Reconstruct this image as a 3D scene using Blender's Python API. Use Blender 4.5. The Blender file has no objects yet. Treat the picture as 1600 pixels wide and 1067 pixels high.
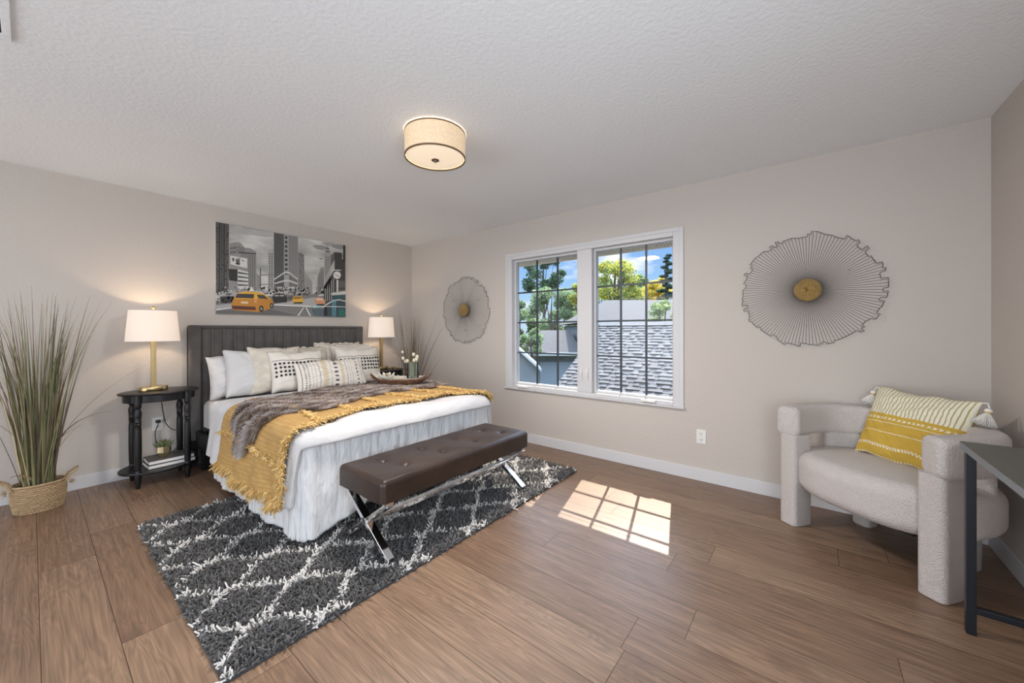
import bpy, math, random
import numpy as np
from mathutils import Vector, Matrix
PI = math.pi
rnd = random.Random(7)
rng = np.random.default_rng(11)
C = bpy.context.scene.collection
scn = bpy.context.scene

# ------------------------------------------------------------------ camera
YAW, PIT, ROL = 0.6666, -0.0014, -0.0022
F_ = Vector((math.cos(YAW)*math.cos(PIT), math.sin(YAW)*math.cos(PIT), math.sin(PIT)))
R_ = Vector((math.sin(YAW), -math.cos(YAW), 0)); U_ = R_.cross(F_)
R2 = math.cos(ROL)*R_ + math.sin(ROL)*U_; U2 = -math.sin(ROL)*R_ + math.cos(ROL)*U_
cd = bpy.data.cameras.new('camera'); cam = bpy.data.objects.new('camera', cd); C.objects.link(cam)
m3 = Matrix((R2, U2, -F_)).transposed(); cam.matrix_world = Matrix.Translation((-3.386, -4.493, 1.2304)) @ m3.to_4x4()
cd.sensor_width = 36; cd.lens = 36*591.83/1600; cd.shift_y = -(533.5-517.17)/1600
cd.clip_start = 0.05; cd.clip_end = 300
scn.camera = cam

# ------------------------------------------------------------------ exposure, sky, sun, large lights
vs = scn.view_settings; vs.view_transform = 'Standard'; vs.look = 'None'; vs.exposure = 0.43; vs.gamma = 1.0
vs.use_curve_mapping = False
scn.cycles.max_bounces = 8; scn.cycles.diffuse_bounces = 5; scn.cycles.transparent_max_bounces = 24
scn.cycles.sample_clamp_indirect = 6.0; scn.cycles.caustics_reflective = False; scn.cycles.caustics_refractive = False

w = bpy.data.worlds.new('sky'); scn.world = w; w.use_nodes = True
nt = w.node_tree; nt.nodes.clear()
tc = nt.nodes.new('ShaderNodeTexCoord'); sx = nt.nodes.new('ShaderNodeSeparateXYZ')
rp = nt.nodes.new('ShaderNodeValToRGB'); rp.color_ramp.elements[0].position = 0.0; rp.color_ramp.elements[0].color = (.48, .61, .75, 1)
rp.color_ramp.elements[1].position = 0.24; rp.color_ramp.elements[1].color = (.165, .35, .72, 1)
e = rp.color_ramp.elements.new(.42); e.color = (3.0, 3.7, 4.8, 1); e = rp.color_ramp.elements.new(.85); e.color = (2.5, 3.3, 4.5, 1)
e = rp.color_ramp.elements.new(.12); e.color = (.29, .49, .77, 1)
mp = nt.nodes.new('ShaderNodeMapping'); mp.inputs['Scale'].default_value = (3, 3, 9); mp.inputs['Location'].default_value = (.9, .35, .2)
ns = nt.nodes.new('ShaderNodeTexNoise'); ns.inputs['Scale'].default_value = 1.6; ns.inputs['Detail'].default_value = 7; ns.inputs['Roughness'].default_value = .55
cr = nt.nodes.new('ShaderNodeValToRGB'); cr.color_ramp.elements[0].position = .52; cr.color_ramp.elements[1].position = .68
mx = nt.nodes.new('ShaderNodeMixRGB'); mx.inputs[2].default_value = (.86, .88, .9, 1)
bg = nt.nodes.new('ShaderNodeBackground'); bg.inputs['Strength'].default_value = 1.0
wo = nt.nodes.new('ShaderNodeOutputWorld')
L = nt.links.new
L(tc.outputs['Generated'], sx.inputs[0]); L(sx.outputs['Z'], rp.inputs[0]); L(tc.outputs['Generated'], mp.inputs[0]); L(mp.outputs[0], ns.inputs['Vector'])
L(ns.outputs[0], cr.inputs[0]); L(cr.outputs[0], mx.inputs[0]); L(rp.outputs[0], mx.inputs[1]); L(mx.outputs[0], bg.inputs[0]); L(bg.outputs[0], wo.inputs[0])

def light(name, kind, energy, color=(1, 1, 1), loc=(0, 0, 0), aim=None, **kw):
    d = bpy.data.lights.new(name, kind); d.energy = energy; d.color = color
    for k, v in kw.items(): setattr(d, k, v)
    o = bpy.data.objects.new(name, d); o.location = loc; C.objects.link(o)
    if aim is not None: o.rotation_euler = Vector(aim).to_track_quat('-Z', 'Y').to_euler()
    return o
light('sun', 'SUN', 7.0, (1, .88, .74), (20, 5, 20), (-1, -.253, -1.08), angle=.006)
# unseen fill lights added to brighten the room
light('south_fill', 'AREA', 64, (.80, .90, 1), (-2.85, -5.29, 1.25), (.3, 1, 0), shape='RECTANGLE', size=2.2, size_y=1.7)
light('west_fill', 'AREA', 80, (.88, .93, 1), (-6.3, -2.9, 1.05), (1, 0, -.04), shape='RECTANGLE', size=4.8, size_y=2.1)

# ------------------------------------------------------------------ materials
def M(name, col, rough=.6, metal=0.0, bump=None, var=None, sheen=0, spec=None, stretch=(1, 1, 1), col2=None, emit=None):
    m = bpy.data.materials.new(name); m.use_nodes = True; n = m.node_tree; b = n.nodes['Principled BSDF']
    b.inputs['Base Color'].default_value = (*col, 1); b.inputs['Roughness'].default_value = rough; b.inputs['Metallic'].default_value = metal
    if sheen: b.inputs['Sheen Weight'].default_value = sheen; b.inputs['Sheen Roughness'].default_value = .5
    if spec is not None: b.inputs['Specular IOR Level'].default_value = spec
    if emit: b.inputs['Emission Color'].default_value = (*emit[0], 1); b.inputs['Emission Strength'].default_value = emit[1]
    l = n.links.new
    if bump or var:
        t = n.nodes.new('ShaderNodeTexCoord'); mpn = n.nodes.new('ShaderNodeMapping'); mpn.inputs['Scale'].default_value = stretch
        l(t.outputs['Object'], mpn.inputs[0])
    if var:
        q = n.nodes.new('ShaderNodeTexNoise'); q.inputs['Scale'].default_value = var[0]; q.inputs['Detail'].default_value = 4; l(mpn.outputs[0], q.inputs['Vector'])
        r = n.nodes.new('ShaderNodeValToRGB'); r.color_ramp.elements[0].position = .3; r.color_ramp.elements[1].position = .7
        c2 = col2 if col2 else tuple(x*(1-var[1]) for x in col)
        r.color_ramp.elements[0].color = (*c2, 1); r.color_ramp.elements[1].color = (*col, 1)
        l(q.outputs[0], r.inputs[0]); l(r.outputs[0], b.inputs['Base Color'])
    if bump:
        q = n.nodes.new('ShaderNodeTexNoise'); q.inputs['Scale'].default_value = bump[0]; q.inputs['Detail'].default_value = 3; l(mpn.outputs[0], q.inputs['Vector'])
        bp = n.nodes.new('ShaderNodeBump'); bp.inputs['Strength'].default_value = bump[1]; bp.inputs['Distance'].default_value = bump[2]
        l(q.outputs[0], bp.inputs['Height']); l(bp.outputs[0], b.inputs['Normal'])
    return m

wall_m = M('wall_paint', (.56, .515, .475), .8, bump=(55, .5, .005))
ceil_m = M('ceiling_paint', (.83, .86, .89), .9, bump=(50, .6, .005))
trim_m = M('white_trim', (.66, .66, .68), .4)
vinyl_m = M('white_vinyl', (.62, .62, .635), .35)
bar_m = M('grid_bar', (.04, .05, .06), .4)
black_wood = M('black_wood', (.008, .008, .009), .36, bump=(60, .1, .002), spec=.35)
brass_m = M('brushed_brass', (.52, .40, .20), .33, 1.0)
gold_ham = M('hammered_gold', (.62, .45, .20), .33, 1.0, bump=(120, 1.0, .02))
chrome_m = M('chrome', (.82, .83, .85), .07, 1.0)
wire_m = M('dark_wire', (.05, .042, .04), .4, .6)
velvet_m = M('charcoal_velvet', (.095, .088, .085), .85, var=(9, .3), sheen=.15, bump=(160, .15, .002))
leather_m = M('brown_leather', (.043, .026, .019), .36, bump=(90, .5, .003), var=(6, .4))
white_cloth = M('white_cotton', (.58, .578, .59), .85, bump=(9, .55, .025), sheen=.1)
crinkle_cloth = M('crinkled_white_cotton', (.68, .69, .71), .85, bump=(11, .8, .03), sheen=.1, stretch=(2.2, 2.2, .6))
sheet_m = M('white_sheet', (.74, .73, .72), .9, bump=(20, .3, .01))
cream_m = M('cream_fabric', (.66, .61, .53), .9, bump=(30, .9, .012), var=(16, .2))
ivory_m = M('ivory_fabric', (.70, .665, .61), .9, bump=(120, .35, .003))
sham_m = M('beige_sham', (.66, .60, .53), .9, bump=(26, .5, .01), var=(8, .15))
blackyarn = M('black_yarn', (.03, .032, .035), .9)
greyyarn = M('grey_yarn', (.26, .25, .24), .9)
tan_m = M('tan_stripe', (.60, .52, .38), .9, bump=(120, .35, .003))
mustard_m = M('mustard_cotton', (.52, .325, .115), .9, bump=(40, .8, .006), var=(26, .22), stretch=(3.5, .35, 1))
mustard_fr = M('mustard_fringe', (.60, .35, .095), .9)
mustard_fr2 = M('pale_mustard_fringe', (.80, .60, .29), .9)
fur1 = M('fur_dark', (.14, .10, .08), .75); fur2 = M('fur_grey', (.46, .41, .38), .75); fur3 = M('fur_pale', (.62, .60, .62), .75); fur4 = M('fur_brown', (.31, .22, .16), .75)
pile_d = M('charcoal_pile', (.058, .055, .053), .5, sheen=.22, spec=.6); pile_d2 = M('slate_pile', (.12, .12, .128), .45, sheen=.3, spec=.7); pile_w = M('ivory_pile', (.74, .72, .70), .95)
rug_back = M('rug_backing', (.05, .05, .055), .95)
boucle = M('ivory_boucle', (.74, .69, .665), .95, bump=(170, 1.0, .012), var=(150, .14))
weave_m = M('woven_seagrass', (.50, .36, .21), .85, var=(30, .35), bump=(40, .6, .01), stretch=(1, 1, 3))
soil_m = M('dark_moss', (.03, .025, .02), .95, bump=(60, 1, .01))
blade1 = M('blade_green', (.11, .13, .05), .6); blade2 = M('blade_olive', (.22, .20, .10), .6); blade3 = M('blade_plum', (.13, .075, .065), .6); blade4 = M('blade_straw', (.46, .36, .22), .6)
paper_m = M('white_paper', (.82, .81, .78), .7); cover_m = M('grey_book_cover', (.10, .095, .085), .5)
pot_gold = M('gold_pot', (.72, .60, .36), .3, .9); leaf_m = M('succulent_leaf', (.10, .17, .07), .5)
black_pl = M('black_plastic', (.01, .01, .01), .45)
white_pl = M('white_plastic', (.78, .77, .75), .35)
dark_m = M('dark_gap', (.02, .02, .02), .9)
steel_m = M('black_steel', (.012, .015, .022), .4, .3)
desk_m = M('dark_grey_laminate', (.075, .077, .066), .42); desk_e = M('grey_laminate_edge', (.20, .225, .25), .45)
mus_c = M('mustard_weave', (.56, .37, .055), .9, bump=(170, .6, .003)); cush_w = M('cream_weave', (.78, .74, .60), .9, bump=(120, .6, .004)); olive_c = M('olive_stripe', (.40, .36, .17), .9)
tassel_m = M('white_tassel', (.82, .80, .76), .9)
tray_m = M('woven_brown', (.24, .115, .055), .7, var=(45, .55), bump=(70, .9, .008), col2=(.09, .04, .02)); tray_l = M('pale_wood_liner', (.66, .60, .52), .8, var=(20, .2))
petal_m = M('capiz_petal', (.80, .77, .70), .3); petal_b = M('gold_petal', (.58, .46, .26), .35, .4)
drum_m = M('linen_drum', (.66, .53, .38), .9, var=(60, .2), emit=((1.0, .72, .44), .30))

def glass_mat(name, tint=(1, 1, 1), ior=1.45, rough=0.0):
    m = bpy.data.materials.new(name); m.use_nodes = True; n = m.node_tree; n.nodes.clear()
    o = n.nodes.new('ShaderNodeOutputMaterial'); t = n.nodes.new('ShaderNodeBsdfTransparent'); t.inputs[0].default_value = (*tint, 1)
    g = n.nodes.new('ShaderNodeBsdfGlossy'); g.inputs['Roughness'].default_value = rough
    f = n.nodes.new('ShaderNodeFresnel'); f.inputs[0].default_value = ior; x = n.nodes.new('ShaderNodeMixShader')
    n.links.new(f.outputs[0], x.inputs[0]); n.links.new(t.outputs[0], x.inputs[1]); n.links.new(g.outputs[0], x.inputs[2]); n.links.new(x.outputs[0], o.inputs[0])
    return m
glass_m = glass_mat('window_glass', (.97, .98, .98), 1.3); vase_m = glass_mat('vase_glass', (.96, .985, .975), 1.35)

def shade_mat(name, col, emit, es):
    m = bpy.data.materials.new(name); m.use_nodes = True; n = m.node_tree; n.nodes.clear()
    o = n.nodes.new('ShaderNodeOutputMaterial'); d = n.nodes.new('ShaderNodeBsdfDiffuse'); t = n.nodes.new('ShaderNodeBsdfTranslucent')
    d.inputs[0].default_value = (*col, 1); t.inputs[0].default_value = (*[c*.6 for c in col], 1)
    a = n.nodes.new('ShaderNodeAddShader'); e2 = n.nodes.new('ShaderNodeEmission'); e2.inputs[0].default_value = (*emit, 1); e2.inputs[1].default_value = es
    x = n.nodes.new('ShaderNodeMixShader'); x.inputs[0].default_value = .35
    n.links.new(d.outputs[0], x.inputs[1]); n.links.new(t.outputs[0], x.inputs[2]); n.links.new(x.outputs[0], a.inputs[0]); n.links.new(e2.outputs[0], a.inputs[1]); n.links.new(a.outputs[0], o.inputs[0])
    return m
shade_m = shade_mat('white_lampshade', (.80, .76, .72), (1, .84, .70), .22)
diff_m = M('frosted_diffuser', (.62, .53, .43), .5, emit=((1.0, .80, .58), .46))
bulb_m = M('lit_bulb', (1, 1, 1), .5, emit=((1.0, .80, .55), 12.0))

# ------------------------------------------------------------------ mesh tools
class MB:
    def __init__(s): s.v = []; s.f = []; s.m = []
    def add(s, V, F, mi=0):
        o = len(s.v); s.v += [tuple(map(float, p)) for p in V]; s.f += [tuple(i+o for i in f) for f in F]; s.m += [mi]*len(F); return s
    def box(s, x0, x1, y0, y1, z0, z1, mi=0, T=None):
        V = [(x, y, z) for z in (z0, z1) for y in (y0, y1) for x in (x0, x1)]
        if T: V = [T @ Vector(p) for p in V]
        return s.add(V, [(0, 2, 3, 1), (4, 5, 7, 6), (0, 1, 5, 4), (2, 6, 7, 3), (0, 4, 6, 2), (1, 3, 7, 5)], mi)
    def tube(s, pts, r, n=8, mi=0, closed=False, caps=True):
        pts = [Vector(p) for p in pts]; N = len(pts); V = []
        rr = r if hasattr(r, '__len__') else [r]*N
        up = None
        for i, p in enumerate(pts):
            a = pts[(i-1) % N] if (i > 0 or closed) else p; b = pts[(i+1) % N] if (i < N-1 or closed) else p
            t = (b-a).normalized() if (b-a).length > 1e-9 else Vector((0, 0, 1))
            if up is None: up = Vector((0, 0, 1)) if abs(t.z) < .9 else Vector((1, 0, 0))
            u = (up - t*up.dot(t))
            if u.length < 1e-5: u = t.orthogonal()
            u.normalize(); w_ = t.cross(u); up = u
            for k in range(n):
                an = 2*PI*k/n; V.append(p + rr[i]*(math.cos(an)*u + math.sin(an)*w_))
        Fc = []
        for i in range(N if closed else N-1):
            j = (i+1) % N
            for k in range(n): k2 = (k+1) % n; Fc.append((i*n+k, i*n+k2, j*n+k2, j*n+k))
        if caps and not closed: Fc.append(tuple(range(n))[::-1]); Fc.append(tuple((N-1)*n+k for k in range(n)))
        return s.add(V, Fc, mi)
    def lathe(s, prof, c=(0, 0), n=24, mi=0, sx=1, sy=1, close=True):
        V = []; Fc = []
        for r, z in prof:
            for k in range(n): a = 2*PI*k/n; V.append((c[0]+sx*r*math.cos(a), c[1]+sy*r*math.sin(a), z))
        for i in range(len(prof)-1):
            for k in range(n): k2 = (k+1) % n; Fc.append((i*n+k, i*n+k2, (i+1)*n+k2, (i+1)*n+k))
        if close: Fc.append(tuple(range(n))[::-1]); Fc.append(tuple((len(prof)-1)*n+k for k in range(n)))
        return s.add(V, Fc, mi)
    def grid(s, fn, nu, nv, mi=0, mfn=None, wrapu=False, flip=False):
        o = len(s.v)
        for j in range(nv+1):
            for i in range(nu if wrapu else nu+1): s.v.append(tuple(fn(i/nu, j/nv)))
        W = nu if wrapu else nu+1
        for j in range(nv):
            for i in range(nu):
                i2 = (i+1) % W
                q = (o+j*W+i, o+j*W+i2, o+(j+1)*W+i2, o+(j+1)*W+i)
                s.f.append(q[::-1] if flip else q); s.m.append(mfn((i+.5)/nu, (j+.5)/nv) if mfn else mi)
        return s
    def prism(s, pts, z0, z1, mi=0, T=None):
        n = len(pts); V = [(x, y, z0) for x, y in pts]+[(x, y, z1) for x, y in pts]
        if T: V = [T @ Vector(p) for p in V]
        return s.add(V, [tuple(range(n))[::-1], tuple(range(n, 2*n))]+[(i, (i+1) % n, n+(i+1) % n, n+i) for i in range(n)], mi)
    def ball(s, c, r, n=10, mi=0, sz=1):
        pr = [(max(r*math.sin(PI*i/n), 1e-5), -r*math.cos(PI*i/n)*sz+c[2]) for i in range(n+1)]
        return s.lathe(pr, (c[0], c[1]), n+2, mi, close=False)

def obj(name, mb, mats, parent=None, org=(0, 0, 0), smooth=True, bevel=0, sub=0, solid=0, rot=None, seg=2):
    me = bpy.data.meshes.new(name)
    V = [(p[0]-org[0], p[1]-org[1], p[2]-org[2]) for p in mb.v]
    me.from_pydata(V, [], mb.f); mats = mats if isinstance(mats, (list, tuple)) else [mats]
    for m in mats: me.materials.append(m)
    if len(mats) > 1: me.polygons.foreach_set('material_index', mb.m)
    if smooth: me.polygons.foreach_set('use_smooth', [True]*len(me.polygons))
    me.update(); o = bpy.data.objects.new(name, me); C.objects.link(o)
    if parent is not None: o.parent = parent
    else: o.location = org
    if rot: o.rotation_euler = rot
    if solid: q = o.modifiers.new('s', 'SOLIDIFY'); q.thickness = abs(solid); q.offset = 1 if solid > 0 else -1
    if bevel: q = o.modifiers.new('b', 'BEVEL'); q.width = bevel; q.segments = seg; q.limit_method = 'ANGLE'; q.angle_limit = math.radians(40)
    if sub: q = o.modifiers.new('u', 'SUBSURF'); q.levels = sub; q.render_levels = sub
    if smooth and not sub:
        try: me.set_sharp_from_angle(angle=math.radians(42))
        except Exception: pass
    return o

def fast(name, V, T, mats, mi=None, parent=None, org=(0, 0, 0), smooth=True):
    V = np.asarray(V, np.float32)-np.asarray(org, np.float32); T = np.asarray(T, np.int32); k = T.shape[1]
    me = bpy.data.meshes.new(name); me.vertices.add(len(V)); me.vertices.foreach_set('co', V.ravel())
    me.loops.add(T.size); me.loops.foreach_set('vertex_index', T.ravel()); me.polygons.add(len(T))
    me.polygons.foreach_set('loop_start', np.arange(0, T.size, k, dtype=np.int32))
    for m in (mats if isinstance(mats, (list, tuple)) else [mats]): me.materials.append(m)
    if mi is not None: me.polygons.foreach_set('material_index', np.asarray(mi, np.int32))
    if smooth: me.polygons.foreach_set('use_smooth', np.ones(len(T), bool))
    me.update(calc_edges=True); me.validate()
    o = bpy.data.objects.new(name, me); C.objects.link(o)
    if parent is not None: o.parent = parent
    else: o.location = org
    return o

def strands(P, D, Ln, W, bend=None, nseg=2, tip=.15, midw=1.0):
    """tapered three-sided strands; returns vertices, triangles, strand index per triangle"""
    P = np.asarray(P, float); D = np.asarray(D, float); n = len(P); D = D/np.linalg.norm(D, axis=1, keepdims=True)
    Ln = np.broadcast_to(Ln, (n,))[:, None]; W = np.broadcast_to(W, (n,))[:, None]
    a = np.cross(D, rng.normal(size=(n, 3))); a /= np.linalg.norm(a, axis=1, keepdims=True)+1e-9; b = np.cross(D, a)
    bend = np.zeros((n, 3)) if bend is None else np.asarray(bend, float)
    rings = []
    for j in range(nseg+1):
        f = j/nseg; c = P+D*Ln*f+bend*Ln*f*f; wj = W*((1-f)*1.0+f*tip)*(midw if 0 < j < nseg else 1)
        for k in range(3):
            an = 2*PI*k/3; rings.append(c+wj*(math.cos(an)*a+math.sin(an)*b))
    V = np.stack(rings, 1).reshape(-1, 3); nv = 3*(nseg+1); T = []
    for j in range(nseg):
        for k in range(3):
            k2 = (k+1) % 3; p, q, r, s = j*3+k, j*3+k2, (j+1)*3+k2, (j+1)*3+k; T += [(p, q, r), (p, r, s)]
    T.append((nseg*3, nseg*3+1, nseg*3+2))
    T = np.array(T); nt_ = len(T); TT = (T[None]+(np.arange(n)*nv)[:, None, None]).reshape(-1, 3)
    return V, TT, np.repeat(np.arange(n), nt_)

def thing(name, label, cat, loc=(0, 0, 0), rotz=0, group=None):
    o = bpy.data.objects.new(name, None); o.empty_display_size = .1; C.objects.link(o); o.location = loc; o.rotation_euler = (0, 0, rotz)
    o['label'] = label; o['category'] = cat
    if group: o['group'] = group
    return o
def tag(o, label, cat, group=None, kind=None):
    o['label'] = label; o['category'] = cat
    if group: o['group'] = group
    if kind: o['kind'] = kind
    return o
def struct(o): o['kind'] = 'structure'; return o
def dup(root, loc, rotz, label, name=None):
    r = root.copy(); C.objects.link(r); r.location = loc; r.rotation_euler = (0, 0, rotz); r['label'] = label
    for ch in list(root.children):
        c = ch.copy(); C.objects.link(c); c.parent = r
        for g in list(ch.children): d = g.copy(); C.objects.link(d); d.parent = c
    return r
def noise2(x, y, s=0): return (math.sin(x*7.3+y*4.1+s)+math.sin(x*3.1-y*8.7+s*1.7)+math.sin(x*13.7+y*11.9+s*2.3)*.5)/2.5

# ------------------------------------------------------------------ room shell
H = 2.44; XW = -6.4; YS = -5.305
# floor: planks running along y, one mesh with a tone and an offset per plank
PW = .1985; x0 = -1.182; seams = [x0+PW*k for k in range(-28, 8)]
fm = MB(); tone = []; offs = []
ends_at = {0: [-3.915, -1.9], 1: [-3.293, -4.75], 2: [-4.10, -2.45], 3: [-3.915, -2.0]}
for i in range(len(seams)-1):
    a, b = seams[i], seams[i+1]
    if b < XW or a > 0: continue
    k = round((x0-b)/PW)
    cuts = ends_at.get(k)
    if cuts is None:
        y = -rnd.uniform(.3, 1.5); cuts = []
        while y > YS: cuts.append(y); y -= rnd.choice([1.22, 1.5, 1.83])*rnd.uniform(.85, 1.05)
    ys = [0]+sorted([c for c in cuts if YS < c < 0], reverse=True)+[YS]
    for j in range(len(ys)-1):
        xa, xb = max(a, XW)+.0009, min(b, 0)-.0009; ya, yb = ys[j+1]+.0009, ys[j]-.0009
        fm.add([(xa, ya, 0), (xb, ya, 0), (xb, yb, 0), (xa, yb, 0)], [(0, 1, 2, 3)], 0); tone.append(rnd.random()); offs.append((rnd.uniform(0, 40), rnd.uniform(0, 40)))
nf = len(fm.f)
fm.box(XW, 0, YS, 0, -.12, -.0015, 1)
wm = bpy.data.materials.new('oak_planks'); wm.use_nodes = True; n = wm.node_tree; b = n.nodes['Principled BSDF']; l = n.links.new
at1 = n.nodes.new('ShaderNodeAttribute'); at1.attribute_name = 'plank'
tcn = n.nodes.new('ShaderNodeTexCoord'); ad = n.nodes.new('ShaderNodeVectorMath'); ad.operation = 'ADD'; l(tcn.outputs['Object'], ad.inputs[0]); l(at1.outputs['Color'], ad.inputs[1])
sp = n.nodes.new('ShaderNodeSeparateColor'); l(at1.outputs['Color'], sp.inputs[0])
mpa = n.nodes.new('ShaderNodeMapping'); mpa.inputs['Scale'].default_value = (5.5, .55, 1); l(ad.outputs[0], mpa.inputs[0])
n1 = n.nodes.new('ShaderNodeTexNoise'); n1.inputs['Scale'].default_value = 1.3; n1.inputs['Detail'].default_value = 3; n1.inputs['Distortion'].default_value = 1.2; l(mpa.outputs[0], n1.inputs['Vector'])
# cathedral grain rings from the broad noise
mr = n.nodes.new('ShaderNodeMath'); mr.operation = 'MULTIPLY'; mr.inputs[1].default_value = 120; l(n1.outputs[0], mr.inputs[0])
sn = n.nodes.new('ShaderNodeMath'); sn.operation = 'SINE'; l(mr.outputs[0], sn.inputs[0])
mpb = n.nodes.new('ShaderNodeMapping'); mpb.inputs['Scale'].default_value = (90, 3.0, 1); l(ad.outputs[0], mpb.inputs[0])
n2 = n.nodes.new('ShaderNodeTexNoise'); n2.inputs['Scale'].default_value = 1; n2.inputs['Detail'].default_value = 4; l(mpb.outputs[0], n2.inputs['Vector'])
mpc = n.nodes.new('ShaderNodeMapping'); mpc.inputs['Scale'].default_value = (7, 2.4, 1); l(ad.outputs[0], mpc.inputs[0])
n3 = n.nodes.new('ShaderNodeTexNoise'); n3.inputs['Scale'].default_value = 1.0; n3.inputs['Detail'].default_value = 2; l(mpc.outputs[0], n3.inputs['Vector'])
kn = n.nodes.new('ShaderNodeValToRGB'); kn.color_ramp.elements[0].position = .60; kn.color_ramp.elements[1].position = .78; l(n3.outputs[0], kn.inputs[0])
base = n.nodes.new('ShaderNodeValToRGB'); base.color_ramp.elements[0].color = (.225, .136, .084, 1); base.color_ramp.elements[1].color = (.292, .188, .120, 1)
e = base.color_ramp.elements.new(.5); e.color = (.262, .164, .106, 1); l(sp.outputs['Blue'], base.inputs[0])
g1 = n.nodes.new('ShaderNodeMixRGB'); g1.blend_type = 'MULTIPLY'; g1.inputs[0].default_value = 1
gr = n.nodes.new('ShaderNodeMapRange'); gr.inputs['From Min'].default_value = .25; gr.inputs['From Max'].default_value = .75; gr.inputs['To Min'].default_value = .62; gr.inputs['To Max'].default_value = 1.20; l(n2.outputs[0], gr.inputs[0])
l(base.outputs[0], g1.inputs[1]); l(gr.outputs[0], g1.inputs[2])
g2 = n.nodes.new('ShaderNodeMixRGB'); g2.blend_type = 'MULTIPLY'; g2.inputs[0].default_value = 1
gs = n.nodes.new('ShaderNodeMapRange'); gs.inputs['From Min'].default_value = -1; gs.inputs['To Min'].default_value = .84; gs.inputs['To Max'].default_value = 1.07; l(sn.outputs[0], gs.inputs[0])
l(g1.outputs[0], g2.inputs[1]); l(gs.outputs[0], g2.inputs[2])
g3 = n.nodes.new('ShaderNodeMixRGB'); g3.inputs[2].default_value = (.13, .072, .045, 1); kf = n.nodes.new('ShaderNodeMath'); kf.operation = 'MULTIPLY'; kf.inputs[1].default_value = .75; l(kn.outputs[0], kf.inputs[0])
l(kf.outputs[0], g3.inputs[0]); l(g2.outputs[0], g3.inputs[1]); l(g3.outputs[0], b.inputs['Base Color'])
b.inputs['Roughness'].default_value = .40; b.inputs['Specular IOR Level'].default_value = .75
bpn = n.nodes.new('ShaderNodeBump'); bpn.inputs['Strength'].default_value = .18; bpn.inputs['Distance'].default_value = .002; l(n2.outputs[0], bpn.inputs['Height']); l(bpn.outputs[0], b.inputs['Normal'])
gap_m = M('plank_gap', (.06, .035, .022), .9)
fo = obj('floor', fm, [wm, gap_m], smooth=False); struct(fo)
ca = fo.data.attributes.new('plank', 'FLOAT_COLOR', 'FACE')
arr = np.zeros((len(fm.f), 4), np.float32)
for i in range(nf): arr[i] = (offs[i][0], offs[i][1], tone[i], 1)
ca.data.foreach_set('color', arr.ravel())

m = MB().box(XW-.15, .16, YS-.15, .15, H, H+.1); struct(obj('ceiling', m, ceil_m, smooth=False))
m = MB().box(XW-.15, .16, 0, .15, -.12, H); struct(obj('wall_north', m, wall_m, smooth=False))
m = MB().box(XW-.15, .16, YS-.15, YS, -.12, H); struct(obj('wall_south', m, wall_m, smooth=False))
m = MB().box(XW-.15, XW, YS, 0, -.12, H); struct(obj('wall_west', m, wall_m, smooth=False))
WY0, WY1, WZ0, WZ1 = -3.65, -1.755, .585, 2.087
m = MB(); m.box(0, .16, YS, WY0, -.12, H); m.box(0, .16, WY1, 0, -.12, H); m.box(0, .16, WY0, WY1, -.12, WZ0); m.box(0, .16, WY0, WY1, WZ1, H)
struct(obj('wall_east', m, wall_m, smooth=False))
BH = .10
for nme, bx in (('baseboard_north', (XW, 0, -.014, 0)), ('baseboard_south', (XW, 0, YS, YS+.014)), ('baseboard_east', (-.014, 0, YS, 0)), ('baseboard_west', (XW, XW+.014, YS, 0))):
    m = MB().box(bx[0], bx[1], bx[2], bx[3], 0, BH); struct(obj(nme, m, trim_m, smooth=False, bevel=.003))

# window
win = thing('window_1', 'white vinyl double casement window with grids', 'window', (0.05, (WY0+WY1)/2, WZ0)); struct(win)
del win['label']; del win['category']
O = tuple(win.location)
m = MB()
m.box(-.006, .13, WY0, -3.575, WZ0, WZ1); m.box(-.006, .13, -1.83, WY1, WZ0, WZ1)
m.box(-.006, .13, -3.575, -1.83, 2.03, WZ1); m.box(-.006, .13, -3.575, -1.83, WZ0, .620); m.box(-.001, .13, -2.82, -2.66, .620, 2.03)
obj('window_frame', m, vinyl_m, win, O, bevel=.004)
m = MB(); m.box(-.012, -.0, WY0-.012, WY0+.022, WZ0-.0, WZ1+.012); m.box(-.012, 0, WY1-.022, WY1+.012, WZ0, WZ1+.012); m.box(-.012, 0, WY0+.022, WY1-.022, WZ1-.018, WZ1+.012)
obj('casing_bead', m, vinyl_m, win, O, bevel=.002)
m = MB().box(-.028, 0.0, WY0-.02, WY1+.02, WZ0-.014, WZ0+.002); obj('window_sill', m, vinyl_m, win, O, bevel=.003)
for ya, yb in ((-3.575, -2.82), (-2.66, -1.83)):
    m = MB(); t = .018
    m.box(.05, .115, ya, ya+t, .62, 2.03); m.box(.05, .115, yb-t, yb, .62, 2.03); m.box(.05, .115, ya+t, yb-t, .62, .64); m.box(.05, .115, ya+t, yb-t, 2.008, 2.03)
    s = obj('sash', m, vinyl_m, win, O, bevel=.002)
    m = MB(); y0_, y1_ = ya+t, yb-t
    for k in (1, 2): yy = y0_+(y1_-y0_)*k/3; m.box(.086, .102, yy-.008, yy+.008, .64, 2.008)
    for zz in (.98, 1.32, 1.66): m.box(.0865, .1015, y0_, y1_, zz-.008, zz+.008)
    obj('grid_bars', m, bar_m, s, O, smooth=False)
    m = MB().box(.0925, .0955, y0_, y1_, .64, 2.008); obj('glass_pane', m, glass_m, s, O, smooth=False)
for yc in (-1.99, -3.37):
    m = MB().box(-.03, .012, yc-.065, yc+.065, .592, .618); h_ = obj('crank_cover', m, white_pl, win, O, bevel=.008, seg=3)
    m = MB(); m.box(-.036, -.03, yc-.04, yc+.04, .600, .609); obj('crank_arm', m, white_pl, h_, O, bevel=.002)
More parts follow.
